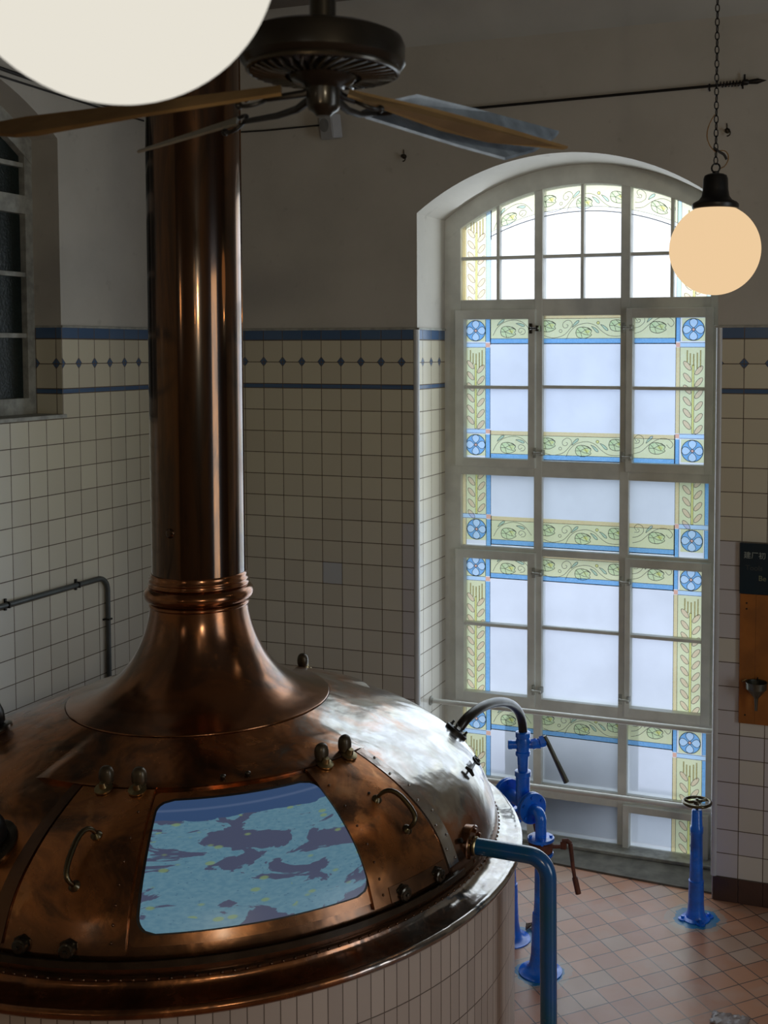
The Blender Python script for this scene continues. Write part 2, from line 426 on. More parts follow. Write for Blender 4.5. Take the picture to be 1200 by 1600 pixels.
def box(bm, a, b, mi=0, bev=0.0):
    a, b = Vector(a), Vector(b)
    lo = Vector(map(min, a, b)); hi = Vector(map(max, a, b))
    r = bmesh.ops.create_cube(bm, size=1.0)
    vs = r['verts']
    for v in vs: v.co = Vector((lo[i] + (v.co[i] + 0.5) * (hi[i] - lo[i]) for i in range(3)))
    fs = {f for v in vs for f in v.link_faces}
    for f in fs: f.material_index = mi
    if bev:
        es = list({e for v in vs for e in v.link_edges})
        r = bmesh.ops.bevel(bm, geom=es, offset=bev, segments=2, affect='EDGES', profile=0.6)
        for f in r['faces']: f.material_index = mi
def frame_of(d):
    d = Vector(d).normalized()
    a = Vector((0, 0, 1)) if abs(d.z) < 0.9 else Vector((1, 0, 0))
    x = d.cross(a).normalized(); return x, d.cross(x).normalized(), d
def rings(bm, rs, close_a=True, close_b=True, loop=False, mi=0):
    """skin a list of vertex rings"""
    R = [[bm.verts.new(p) for p in r] for r in rs]
    n = len(R[0]); m = len(R)
    for i in range(m if loop else m - 1):
        A, B = R[i], R[(i + 1) % m]
        for j in range(n):
            f = bm.faces.new((A[j], A[(j + 1) % n], B[(j + 1) % n], B[j])); f.material_index = mi
    if not loop:
        if close_a: f = bm.faces.new(list(reversed(R[0]))); f.material_index = mi
        if close_b: f = bm.faces.new(R[-1]); f.material_index = mi
def lathe(bm, base, axis, prof, n=48, mi=0, caps=True):
    """prof: (r, h) along axis from base"""
    x, y, d = frame_of(axis); base = Vector(base)
    rs = [[base + d * h + (x * math.cos(2 * PI * k / n) + y * math.sin(2 * PI * k / n)) * max(r, 1e-4) for k in range(n)] for r, h in prof]
    rings(bm, rs, caps, caps, mi=mi)
def cyl(bm, a, b, r, r2=None, n=24, mi=0):
    a, b = Vector(a), Vector(b); L = (b - a).length
    lathe(bm, a, b - a, [(r, 0), (r if r2 is None else r2, L)], n, mi)
def tube(bm, pts, r, n=12, mi=0, cap=True, loop=False):
    pts = [Vector(p) for p in pts]; m = len(pts)
    rr = r if isinstance(r, (list, tuple)) else [r] * m
    rs = []; X = None
    for i, p in enumerate(pts):
        if loop: d = pts[(i + 1) % m] - pts[i - 1]
        else: d = pts[min(i + 1, m - 1)] - pts[max(i - 1, 0)]
        d.normalize()
        if X is None: X = frame_of(d)[0]
        X = (X - d * X.dot(d)).normalized(); Y = d.cross(X)
        rs.append([p + (X * math.cos(2 * PI * k / n) + Y * math.sin(2 * PI * k / n)) * rr[i] for k in range(n)])
    rings(bm, rs, cap, cap, loop, mi)
def arc_pts(pts, rad, seg=8):
    """round the corners of a polyline"""
    pts = [Vector(p) for p in pts]; out = [pts[0]]
    for i in range(1, len(pts) - 1):
        a, b, c = pts[i - 1], pts[i], pts[i + 1]
        u = (a - b).normalized(); v = (c - b).normalized()
        ang = u.angle(v); t = min(rad / math.tan(ang / 2), (a - b).length * .49, (c - b).length * .49)
        P0, P1 = b + u * t, b + v * t
        R = t * math.tan(ang / 2)
        cen = b + (u + v).normalized() * (R / math.sin(ang / 2))
        s0, s1 = P0 - cen, P1 - cen
        tot = s0.angle(s1)
        for k in range(seg + 1):
            f = k / seg
            out.append(cen + (s0 * math.sin((1 - f) * tot) + s1 * math.sin(f * tot)) / math.sin(tot))
    out.append(pts[-1]); return out
def bez(p0, p1, p2, p3, n=12):
    p0, p1, p2, p3 = map(Vector, (p0, p1, p2, p3))
    return [p0 * (1 - t) ** 3 + p1 * 3 * t * (1 - t) ** 2 + p2 * 3 * t * t * (1 - t) + p3 * t ** 3 for t in [k / n for k in range(n + 1)]]
def prism(bm, outline, off, mi=0):
    """closed outline of Vectors, extruded by vector off"""
    off = Vector(off)
    A = [bm.verts.new(Vector(p)) for p in outline]; B = [bm.verts.new(Vector(p) + off) for p in outline]
    n = len(A)
    for f in [bm.faces.new(A), bm.faces.new(list(reversed(B)))] + [bm.faces.new((A[(i + 1) % n], A[i], B[i], B[(i + 1) % n])) for i in range(n)]:
        f.material_index = mi
def sphere(bm, c, r, sc_=(1, 1, 1), n=24, rot=None, mi=0):
    mt = Matrix.Translation(Vector(c)) @ (rot or Matrix.Identity(4)) @ Matrix.Diagonal((*[r * s for s in sc_], 1))
    res = bmesh.ops.create_uvsphere(bm, u_segments=n, v_segments=max(8, n // 2), radius=1.0, matrix=mt)
    for v in res['verts']:
        for f in v.link_faces: f.material_index = mi
def NB(): return bmesh.new()
def copy_tree(o, parent=None):
    c = o.copy(); col.objects.link(c)
    if parent: c.parent = parent
    for ch in list(o.children): copy_tree(ch, c)
    return c

# ------------------------------------------------------------------ the room
CEIL = 5.65
def arch_pts(cx, hw, zs, rise, n=28):
    R = (hw * hw + rise * rise) / (2 * rise); zc = zs + rise - R
    a0 = math.asin(hw / R)
    return [(cx + R * math.sin(a0 - 2 * a0 * k / n), zc + R * math.cos(a0 - 2 * a0 * k / n)) for k in range(n + 1)]  # right to left
def wall_with_arch(name, axis, lo, hi, ztop, opening, depth, mats, thick=0.66):
    """axis 'x': wall in plane y=0, opening goes to +y; axis 'y': plane x=0, opening goes to -x"""
    x0, x1, zb, zs, rise = opening
    arch = arch_pts((x0 + x1) / 2, (x1 - x0) / 2, zs, rise)
    def P(u, z, d): return Vector((u, d, z)) if axis == 'x' else Vector((-d, u, z))
    bm = NB()
    def quad(*p):
        bm.faces.new([bm.verts.new(q) for q in p])
    quad(P(lo, 0, 0), P(x0, 0, 0), P(x0, ztop, 0), P(lo, ztop, 0))
    quad(P(x1, 0, 0), P(hi, 0, 0), P(hi, ztop, 0), P(x1, ztop, 0))
    if zb > 0: quad(P(x0, 0, 0), P(x1, 0, 0), P(x1, zb, 0), P(x0, zb, 0))
    for a, b in zip(arch[:-1], arch[1:]):
        quad(P(b[0], b[1], 0), P(a[0], a[1], 0), P(a[0], ztop, 0), P(b[0], ztop, 0))
        quad(P(a[0], a[1], 0), P(b[0], b[1], 0), P(b[0], b[1], depth), P(a[0], a[1], depth))
    quad(P(x0, zb, 0), P(x0, zb, depth), P(x0, zs, depth), P(x0, zs, 0))
    quad(P(x1, zb, 0), P(x1, zb, depth), P(x1, zs, depth), P(x1, zs, 0))
    if zb > 0: quad(P(x0, zb, 0), P(x1, zb, 0), P(x1, zb, depth), P(x0, zb, depth))
    # outer shell so that no daylight leaks round the frame
    for a, b in ((lo, x0), (x1, hi)): quad(P(a, 0, depth), P(b, 0, depth), P(b, ztop, depth), P(a, ztop, depth))
    for a, b in zip(arch[:-1], arch[1:]):
        quad(P(b[0], b[1], depth), P(a[0], a[1], depth), P(a[0], ztop, depth), P(b[0], ztop, depth))
    if zb > 0: quad(P(x0, 0, depth), P(x1, 0, depth), P(x1, zb, depth), P(x0, zb, depth))
    quad(P(lo, ztop, 0), P(hi, ztop, 0), P(hi, ztop, depth), P(lo, ztop, depth))
    quad(P(lo, 0, 0), P(lo, 0, depth), P(lo, ztop, depth), P(lo, ztop, 0))
    quad(P(hi, 0, 0), P(hi, 0, depth), P(hi, ztop, depth), P(hi, ztop, 0))
    return struct(link(name, bm, mats))
WX0, WX1 = 1.723, 3.700
RX, RY = 9.0, -12.0
wall_with_arch('wall_back', 'x', 0, RX, CEIL, (WX0, WX1, 0, 4.316, 0.34), 0.66, [M['wall']])
wall_with_arch('wall_left', 'y', RY, 0, CEIL, (-3.38, -1.41, 3.02, 4.67, 0.34), 0.30, [M['wall']])
bm = NB(); box(bm, (RX, RY, 0), (RX + .2, 0.66, CEIL)); struct(link('wall_right', bm, M['hall']))
bm = NB(); box(bm, (-0.3, RY - .2, 0), (RX + .2, RY, CEIL)); struct(link('wall_front', bm, M['hall']))
bm = NB(); box(bm, (-0.3, RY - .2, -0.15), (RX + .2, 0.66, 0)); struct(link('floor', bm, M['floor']))
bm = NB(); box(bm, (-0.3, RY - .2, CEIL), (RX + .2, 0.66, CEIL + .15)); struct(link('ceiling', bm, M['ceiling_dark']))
# plaster cove between wall and ceiling
def cove(name, axis, a, b):
    bm = NB(); n = 10; prof = [(0.0, 5.40)] + [(-0.29 * (1 - math.cos(k / n * PI / 2)), 5.40 + 0.25 * math.sin(k / n * PI / 2)) for k in range(1, n + 1)]
    prof += [(0.0, CEIL)]
    out = []
    for d, z in prof: out.append((a, d, z) if axis == 'x' else (-d, a, z))
    prism(bm, out, (b - a, 0, 0) if axis == 'x' else (0, b - a, 0))
    return struct(link(name, bm, M['ceiling'], smooth_=True))
cove('trim_1', 'x', 0.0, RX)
cove('trim_2', 'y', RY, 0.0)
# thin glazed moulding on top of the blue band
bm = NB()
box(bm, (0, -0.012, 3.548), (WX0 + .02, 0.0, 3.562), bev=0.004)
box(bm, (WX1 - .02, -0.012, 3.548), (RX, 0.0, 3.562), bev=0.004)
box(bm, (WX0 - .004, -0.012, 3.548), (WX0 + 0.010, 0.50, 3.562), bev=0.003)
struct(link('trim_3', bm, M['frame_old']))
bm = NB(); box(bm, (0, -1.41, 3.548), (0.012, 0, 3.562), bev=0.004); box(bm, (-.2, -1.412, 3.548), (0.012, -1.40, 3.562), bev=.003)
struct(link('trim_4', bm, M['frame_old']))
# rounded white edge tiles on the window corners
bm = NB()
for x in (WX0 - 0.012, WX1 + 0.012):
    tube(bm, [(x, 0.014, 0.0 if x < 2 else 0.15), (x, 0.014, 3.55)], 0.0215, 16)
struct(link('trim_5', bm, M['bullnose'], smooth_=True))
# skirting: single course of brown tiles
def skirting(name, a, b):
    bm = NB(); x = a
    while x < b - .01:
        x1 = min(x + .15, b); box(bm, (x + .0015, -0.012, 0.0), (x1 - .0015, 0.0, 0.15), bev=0.003); x = x1
    return struct(link(name, bm, M['skirt']))
skirting('baseboard_back', 3.712, 6.7)
bm = NB()
for k in range(30): box(bm, (-0.0, -7.2 + .15 * k + .0015, 0), (0.012, -7.05 + .15 * k - .0015, .15), bev=.003)
struct(link('baseboard_left', bm, M['skirt']))

# ------------------------------------------------------------------ the tall stained glass window
FY, GY = 0.50, 0.545
win = empty('window_1', (2.71, FY, 0), kind='structure')
tag_w = 'tall arched stained glass window with white wooden frame'
win['label'] = tag_w
AC_R, AC_Z = 1.57, 2.958           # arc of the glazing top
def arcz(x, R=AC_R): return AC_Z + math.sqrt(max(0, R * R - (x - 2.72) ** 2))
def fbox(bm, x0, x1, z0, z1, y0=FY, y1=0.60, bev=0.004): box(bm, (x0, y0, z0), (x1, y1, z1), bev=bev)
bm = NB()
fbox(bm, 1.70, 1.842, -0.0, 4.50)                      # jambs
fbox(bm, 3.578, 3.72, -0.0, 4.50)
for a, b in ((2.380, 2.438), (2.982, 3.045)): fbox(bm, a, b, 0.0, 4.60, y0=FY + .003)
for a, b in ((3.648, 3.762), (2.538, 2.650), (1.990, 2.036), (0.885, 0.985), (0.290, 0.385), (-0.0, 0.022)):
    fbox(bm, 1.80, 3.62, a, b, y0=FY + .006)
# arched head
pts = []
n = 30
for k in range(n + 1):
    x = 1.73 + (3.71 - 1.73) * k / n; pts.append((x, arcz(x)))
low = [(x, z) for x, z in pts]; high = [(x, max(z, 4.1) + 0.30) for x, z in pts]
for i in range(n):
    a, b, c, d = low[i], low[i + 1], high[i + 1], high[i]
    prism(bm, [(q[0], FY - .002, q[1]) for q in (a, b, c, d)], (0, 0.106, 0))
link('frame', bm, M['frame'], win)
bm = NB()   # slim glazing bars of the fanlight and of the fixed panes
for x in (2.113, 2.713, 3.322): fbox(bm, x - .011, x + .011, 3.755, arcz(x) + .02, FY + .015, .57, .003)
for a, b in ((1.84, 2.38), (2.438, 2.982), (3.045, 3.58)): fbox(bm, a, b, 4.040, 4.062, FY + .018, .57, .003)
for z in (3.160, 1.488): fbox(bm, 2.438, 2.982, z - .011, z + .011, FY + .015, .57, .003)
link('glazing_bar', bm, M['frame'], win)

# ---- stained glass drawing, in window coordinates (x, z) -----------------
DEC = []      # (material key, polygon)   colour films
LN = []       # (width, polyline)         lead lines
def rect(x0, x1, z0, z1, k): DEC.append((k, [(x0, z0), (x1, z0), (x1, z1), (x0, z1)]))
def line(pts, w=0.0028): LN.append((w, pts))
def poly(pts, k, w=0.0028, outline=True):
    if k: DEC.append((k, pts))
    if outline: LN.append((w, pts + [pts[0]]))
def ellipse(cx, cz, a, b, ang, k, w=0.0028, n=14):
    c, s = math.cos(ang), math.sin(ang)
    poly([(cx + a * math.cos(t) * c - b * math.sin(t) * s, cz + a * math.cos(t) * s + b * math.sin(t) * c) for t in [2 * PI * i / n for i in range(n)]], k, w)
def crv(pts, n=6):
    """Catmull-Rom through points"""
    P = [pts[0]] + list(pts) + [pts[-1]]; out = []
    for i in range(1, len(P) - 2):
        for k in range(n):
            t = k / n
            out.append(tuple(0.5 * (2 * P[i][j] + (P[i + 1][j] - P[i - 1][j]) * t + (2 * P[i - 1][j] - 5 * P[i][j] + 4 * P[i + 1][j] - P[i + 2][j]) * t * t + (3 * P[i][j] - P[i - 1][j] - 3 * P[i + 1][j] + P[i + 2][j]) * t ** 3) for j in (0, 1)))
    out.append(pts[-1]); return out
def flower(cx, cz, r=0.072):
    k_ = r / .072
    T = lambda x, z, a: (cx + (x * math.cos(a) - z * math.sin(a)) * k_, cz + (x * math.sin(a) + z * math.cos(a)) * k_)
    # yellow-green corners outside the disc
    m_ = r + .004; N_ = 32
    sq = lambda t: (m_ * max(-1, min(1, 1.4143 * math.cos(t))), m_ * max(-1, min(1, 1.4143 * math.sin(t))))
    for i in range(N_):
        t0, t1 = 2 * PI * i / N_, 2 * PI * (i + 1) / N_
        p0, p1 = sq(t0), sq(t1)
        DEC.append(('yg', [(cx + r * math.cos(t0), cz + r * math.sin(t0)), (cx + p0[0], cz + p0[1]), (cx + p1[0], cz + p1[1]), (cx + r * math.cos(t1), cz + r * math.sin(t1))]))
    LN.append((0.0042, [(cx + r * math.cos(2 * PI * i / 32), cz + r * math.sin(2 * PI * i / 32)) for i in range(33)]))
    up = crv([(0.010, 0.0), (0.030, 0.021), (0.055, 0.026), (0.070, 0.008)], 5)
    dn = [(x, -z) for x, z in up]
    for q in range(4):
        a = q * PI / 2
        LN.append((0.0034, [T(x, z, a) for x, z in up] + [T(x, z, a) for x, z in reversed(dn)]))
        DEC.append(('pblue', [T(x, z, a) for x, z in up] + [T(x, z, a) for x, z in reversed(dn)]))
        arc = [T(.0715 * math.cos(t), .0715 * math.sin(t), a) for t in [.12 + (PI / 2 - .24) * i / 8 for i in range(9)]]
        DEC.append(('blue', [T(x, z, a) for x, z in up] + arc + [T(x, z, a + PI / 2) for x, z in reversed(dn)]))
    ellipse(cx, cz, 0.011, 0.011, 0, 'red', 0.0026, 12)
def wheat(xc, z0, z1, spikes=True, phase=0.0):
    """a stalk with paired grains from z1 (top) down to z0"""
    top = z1
    if spikes:
        for dx, a, b in ((-.042, .018, .095), (-.022, .038, .115), (0, .042, .12), (.024, .034, .14), (.045, .018, .13)):
            line([(xc + dx, z1 - a), (xc + dx, z1 - b)], 0.0022); line([(xc + dx + .006, z1 - a), (xc + dx + .006, z1 - b)], 0.0022)
            DEC.append(('orange', [(xc + dx, z1 - b), (xc + dx + .006, z1 - b), (xc + dx + .006, z1 - a), (xc + dx, z1 - a)]))
        top = z1 - .115
    poly([(xc - .007, z0), (xc + .007, z0), (xc + .007, top), (xc - .007, top)], 'ylw', 0.0024)
    z = top - phase
    while z > z0 + 0.0:
        for sx, dz in ((-1, 0.0), (1, -.030)):
            cz = z + dz - .005
            if cz < z0 - .02: continue
            ellipse(xc + sx * .038, cz, .037, .0155, (PI - math.radians(50)) if sx < 0 else math.radians(50), 'peach', 0.0028, 14)
        z -= 0.078
def hop(cx, cz, s, flip=1):
    f = lambda x, z: (cx + x * s * flip, cz + z * s)
    body = crv([f(-.055, 0), f(-.045, .028), f(-.015, .038), f(.02, .034), f(.055, .012), f(.048, -.004), f(.055, -.018), f(.02, -.036), f(-.015, -.038), f(-.045, -.026), f(-.055, 0)], 4)[:-1]
    poly(body, 'leafg', 0.0034)
    for p in ([(-.055, 0), (-.02, 0), (.015, .020), (.045, .022)], [(-.02, 0), (.008, -.012), (.045, -.018)], [(-.045, .026), (-.02, 0), (-.01, -.037)], [(-.01, .037), (.012, .017), (.028, -.012)], [(0, .037), (.035, .032), (.056, .016)]):
        line([f(*q) for q in p], 0.0028)
    poly([f(*q) for q in ((-.052, .004), (-.04, .028), (-.015, .035), (-.022, .004))], 'leafg', outline=False)
    poly([f(*q) for q in ((.0, .006), (.018, .018), (.045, .012), (.03, -.012))], 'ylw', outline=False)
def tear(cx, cz, ang, L=.034, k='pblue', flip=1):
    c, s = math.cos(ang), math.sin(ang)
    p = crv([(-L, 0), (-.4 * L, .008), (.5 * L, .009), (L * .95, 0), (.5 * L, -.008), (-.4 * L, -.003), (-L, 0)], 3)[:-1]
    poly([(cx + (x * c - z * s) * flip, cz + x * s + z * c) for x, z in p], k, 0.0028)
def mapped(fn, mapf):
    """draw with fn, then bend the new shapes by mapf"""
    a, b = len(DEC), len(LN); fn()
    for i in range(a, len(DEC)): DEC[i] = (DEC[i][0], [mapf(*p) for p in DEC[i][1]])
    for i in range(b, len(LN)): LN[i] = (LN[i][0], [mapf(*p) for p in LN[i][1]])
def motif_centre(zt):
    P = lambda x, y: (2.44 + (x - 70) * .0006, zt - (y - 80) * .00059)
    hop(*P(535, 292), 1.0); hop(*P(112, 215), 1.0); hop(*P(925, 212), 1.0)
    line(crv([P(70, 325), P(180, 352), P(300, 320), P(372, 250), P(402, 200), P(385, 160), P(345, 148), P(302, 172), P(290, 208), P(308, 236), (P(340, 232)), P(352, 208), P(335, 197)]))
    line(crv([P(335, 365), P(370, 290), P(440, 220), P(520, 190), P(600, 185), P(680, 215), P(740, 270), P(820, 322), P(900, 334), P(972, 330)]))
    ellipse(*P(265, 272), .010, .010, 0, None); ellipse(*P(703, 180), .010, .010, 0, 'ylw')
    tear(*P(442, 190), math.radians(45)); tear(*P(668, 258), math.radians(-40)); tear(*P(775, 235), math.radians(-38))
def motif_left(zt):
    P = lambda x, y: (1.876 + (x - 80) * .000712, zt - (y - 40) * .00069)
    hop(*P(512, 210), 1.0)
    line(crv([P(358, 245), P(400, 170), P(470, 115), P(560, 92), P(640, 105), P(700, 150), P(748, 215)]))
    tear(*P(438, 115), math.radians(40)); tear(*P(638, 140), math.radians(-15))
    line(crv([P(640, 238), P(675, 232), P(688, 205), P(668, 180), P(635, 175), P(618, 200), P(635, 222), P(655, 205)]))
def motif_right(zt):
    P = lambda x, y: (3.067 + (x - 145) * .00081, zt - (y - 250) * .00083)
    hop(*P(345, 360), 1.0)
    line(crv([P(178, 312), P(160, 280), P(190, 255), P(230, 275), P(232, 320), P(190, 355), P(145, 365)]))
    line(crv([P(145, 410), P(215, 388), P(290, 325), P(370, 282), P(440, 285), P(478, 325), P(455, 356), P(425, 330)]))
    line(crv([P(160, 322), P(192, 320), P(200, 300), P(180, 295)]))
    tear(*P(283, 292), math.radians(48))
def hop_band(z_hi, z_lo, amber=True, blue_low=True):
    """clear of the corner columns: amber strip on top, hops, blue strip below"""
    x0, x1 = 2.055, 3.348
    rect(x0, x1, z_lo, z_hi, 'yg')
    for f in (motif_left, motif_centre, motif_right): f(z_hi + 0.028)
    line([(x0, z_hi), (x1, z_hi)]); line([(x0, z_lo), (x1, z_lo)])
    rect(x0, x1, z_lo - .035, z_lo, 'blue'); line([(x0, z_lo - .035), (x1, z_lo - .035)], 0.006)
    if amber: rect(x0, x1, z_hi, z_hi + .028, 'orange')
    line([(x0, z_lo - .04), (x0, z_hi + .03)], 0.0055); line([(x1, z_lo - .04), (x1, z_hi + .03)], 0.0055)
XL, XR = 1.945, 3.465       # centres of the corner columns
def col_strips(za, zb, left='blue', right='orange'):
    """inner and outer vertical strips beside a column, between za and zb"""
    rect(2.018, 2.052, za, zb, left); line([(2.018, za), (2.018, zb)]); line([(2.052, za), (2.052, zb)])
    rect(3.351, 3.378, za, zb, right); line([(3.351, za), (3.351, zb)]); line([(3.378, za), (3.378, zb)])
    rect(1.84, 1.868, za, zb, 'orange'); line([(1.868, za), (1.868, zb)]); rect(3.548, 3.58, za, zb, 'blue'); line([(3.548, za), (3.548, zb)])
def crossbar(z0, z1):
    for a, b in ((1.84, 2.018), (3.378, 3.58)):
        rect(a, b, z0, z1, 'pblue'); line([(a, z0), (b, z0)]); line([(a, z1), (b, z1)])
    rect(2.018, 2.052, z0, z1, 'red'); rect(3.351, 3.378, z0, z1, 'red')
def column(za, zb, spikes=True, phase=0.0):
    rect(1.868, 2.018, za, zb, 'yg'); rect(3.378, 3.548, za, zb, 'yg')
    wheat(XL, za, zb, spikes, phase); wheat(XR, za, zb, spikes, phase)
# row 2: flowers top and bottom, hops above and below, wheat between
hop_band(3.628, 3.492); hop_band(2.822, 2.690)
for z in (3.548, 2.748): flower(XL, z); flower(XR, z)
crossbar(3.432, 3.462); crossbar(2.83, 2.858)
column(2.862, 3.430); col_strips(2.862, 3.430)
col_strips(3.47, 3.68, 'blue', 'blue'); col_strips(2.64, 2.822, 'blue', 'blue')
# row 3
hop_band(2.218, 2.082); flower(XL, 2.148); flower(XR, 2.148)
crossbar(2.226, 2.256); column(2.258, 2.60, False, .03); col_strips(2.258, 2.60); col_strips(2.03, 2.222, 'blue', 'blue')
# row 4
hop_band(1.972, 1.846); flower(XL, 1.888); flower(XR, 1.890)
crossbar(1.785, 1.815); column(0.98, 1.782); col_strips(0.98, 1.782); col_strips(1.82, 2.0, 'blue', 'blue')
# row 5
hop_band(0.888, 0.758); flower(XL, 0.785); flower(XR, 0.785)
crossbar(0.675, 0.705); column(0.36, 0.672); col_strips(0.36, 0.672); col_strips(0.71, 0.9, 'blue', 'blue')
# row 6
column(0.0, 0.32, False, .02); col_strips(0.0, 0.32)
# fanlight: arched hop band, wheat at both sides
DROP = 0.178
for i in range(24):
    xa = 2.05 + (3.36 - 2.05) * i / 24; xb = 2.05 + (3.36 - 2.05) * (i + 1) / 24
    za, zb = arcz(xa), arcz(xb)
    DEC.append(('fanyg', [(xa, za - DROP + .03), (xb, zb - DROP + .03), (xb, zb + .03), (xa, za + .03)]))
    LN.append((0.0055, [(xa, za - DROP), (xb, zb - DROP)])); LN.append((0.0022, [(xa, za - DROP + .03), (xb, zb - DROP + .03)]))
bend = lambda x, z: (x, z - 5.0 + arcz(x))
mapped(lambda: (motif_left(5.0), motif_centre(5.0), motif_right(5.0)), bend)
line([(2.055, 4.03 + .15), (2.055, 4.40)], 0.004); line([(3.352, 4.18), (3.352, 4.40)], 0.004)
for (a, b) in ((1.868, 2.018), (3.378, 3.548)): rect(a, b, 3.74, 4.45, 'fanyg')
wheat(XL, 3.74, 4.345); wheat(XR, 3.74, 4.345)
for a, b, k in ((1.84, 1.868, 'orange'), (2.018, 2.052, 'pblue'), (3.351, 3.378, 'pblue'), (3.548, 3.58, 'pblue')):
    rect(a, b, 3.74, 4.45, k); line([(a, 3.74), (a, 4.4)], 0.0022); line([(b, 3.74), (b, 4.4)], 0.0022)
G['fanyg'] = film('pale_yellow_fan_glass', (0.97, 0.95, 0.66)); G['petal'] = film('pale_petal_glass', (0.95, 1.0, 1.0), 0.1)

def clip(poly_, x0, x1, z0, z1):
    for ax, v, s in ((0, x0, 1), (0, x1, -1), (1, z0, 1), (1, z1, -1)):
        out = []
        for i in range(len(poly_)):
            a, b = poly_[i - 1], poly_[i]
            ia, ib = (a[ax] - v) * s >= 0, (b[ax] - v) * s >= 0
            if ia != ib:
                t = (v - a[ax]) / (b[ax] - a[ax]); out.append((a[0] + (b[0] - a[0]) * t, a[1] + (b[1] - a[1]) * t))
            if ib: out.append(b)
        poly_ = out
        if len(poly_) < 3: return None
    return poly_
KEYS = ['clear', 'frost', 'yg', 'ylw', 'orange', 'blue', 'pblue', 'peach', 'leafg', 'red', 'lead', 'fanyg', 'petal']
GM = [G[k] for k in KEYS]
def area(p): return abs(sum(p[i - 1][0] * p[i][1] - p[i][0] * p[i - 1][1] for i in range(len(p)))) / 2
def pane(x0, x1, z0, z1, base, parent, y=GY):
    bm = NB()
    box(bm, (x0 - .006, y, z0 - .006), (x1 + .006, y + .0005, z1 + .006), KEYS.index(base))
    # a single sheet is enough for the glass itself
    for f in list(bm.faces):
        if abs(f.normal.y) < 0.5 or f.calc_center_median().y > y + .0003: bmesh.ops.delete(bm, geom=[f], context='FACES_ONLY')
    cell = {}
    layer = 0
    for k, p in DEC:
        q = clip(list(p), x0, x1, z0, z1)
        layer += 1
        if not q or area(q) < 1e-6: continue
        yy = y - .0008 - (0.0000 if k in ('yg', 'fanyg') else 0.0006) - (0.0006 if k in ('blue', 'orange', 'pblue') else 0) - (0.0010 if k in ('petal', 'red') else 0)
        if k == 'petal': continue
        try:
            f = bm.faces.new([bm.verts.new((a, yy, b)) for a, b in q]); f.material_index = KEYS.index(k)
        except ValueError: pass
    for w_, pl in LN:
        for a, b in zip(pl[:-1], pl[1:]):
            d = Vector((b[0] - a[0], b[1] - a[1])); L = d.length
            if L < 1e-6: continue
            d /= L; nn = Vector((-d.y, d.x)) * w_ / 2; e = d * w_ * .3
            q = clip([(a[0] + nn.x - e.x, a[1] + nn.y - e.y), (a[0] - nn.x - e.x, a[1] - nn.y - e.y), (b[0] - nn.x + e.x, b[1] - nn.y + e.y), (b[0] + nn.x + e.x, b[1] + nn.y + e.y)], x0, x1, z0, z1)
            if not q or area(q) < 1e-7: continue
            f = bm.faces.new([bm.verts.new((p[0], y - .0035, p[1])) for p in q]); f.material_index = KEYS.index('lead')
    return link('glass_pane', bm, GM, parent, recalc=False)
def casement(x0, x1, z0, z1, gx0, gx1, gz0, gz1, bar, base, hinge):
    y0 = FY - .035
    bm = NB()
    box(bm, (x0, y0, z0), (gx0, .56, z1), bev=.005); box(bm, (gx1, y0, z0), (x1, .56, z1), bev=.005)
    box(bm, (gx0 - .004, y0, z0), (gx1 + .004, .56, gz0), bev=.005); box(bm, (gx0 - .004, y0, gz1), (gx1 + .004, .56, z1), bev=.005)
    c = link('casement', bm, M['frame'], win)
    zs = [gz0, gz1]
    if bar:
        bm = NB(); box(bm, (gx0 - .003, y0 + .012, bar - .011), (gx1 + .003, .555, bar + .011), bev=.003)
        link('glazing_bar', bm, M['frame'], c)
        zs = [gz0, bar, gz1]
    for a, b in zip(zs[:-1], zs[1:]): pane(gx0, gx1, a, b, base, c, y=.530)
    return c
def latch(x, z, dark=False):
    bm = NB()
    box(bm, (x - .016, FY - .050, z - .035), (x + .004, FY - .034, z + .035), bev=.003)
    cyl(bm, (x - .006, FY - .075, z), (x - .006, FY - .04, z), .009, n=12)
    box(bm, (x - .006, FY - .074, z - .006), (x + .055, FY - .062, z + .006), bev=.003)
    box(bm, (x + .036, FY - .062, z - .02), (x + .056, FY - .0, z + .02), bev=.003)
    link('latch', bm, M['bronze'] if dark else M['frame_old'], win, smooth_=True)
# fanlight panes
for a, b in ((1.842, 2.102), (2.124, 2.380), (2.438, 2.702), (2.724, 2.982), (3.045, 3.311), (3.333, 3.578)):
    pane(a, b, 3.762, 4.040, 'clear', win); pane(a, b, 4.062, arcz((a + b) / 2) + .10, 'clear', win)
casement(1.812, 2.398, 2.600, 3.690, 1.877, 2.347, 2.660, 3.626, 3.155, 'frost', 1)
casement(3.028, 3.606, 2.600, 3.690, 3.073, 3.550, 2.660, 3.626, 3.160, 'frost', 1)
casement(1.812, 2.400, 0.930, 2.012, 1.876, 2.346, 1.000, 1.952, 1.484, 'frost', 1)
casement(3.030, 3.606, 0.935, 2.016, 3.070, 3.544, 1.000, 1.958, 1.490, 'frost', 1)
casement(3.026, 3.606, 0.008, 0.330, 3.070, 3.540, 0.030, 0.280, None, 'frost', 1)
casement(1.812, 2.400, 0.008, 0.330, 1.876, 2.346, 0.030, 0.280, None, 'frost', 1)
for z0, z1 in ((2.650, 3.149), (3.171, 3.648), (0.985, 1.477), (1.499, 1.990)): pane(2.438, 2.982, z0, z1, 'frost', win)
for x0, x1 in ((1.842, 2.380), (2.438, 2.982), (3.045, 3.578)):
    pane(x0, x1, 2.036, 2.538, 'frost', win); pane(x0, x1, 0.385, 0.885, 'frost', win)
pane(2.438, 2.982, 0.022, 0.290, 'frost', win)
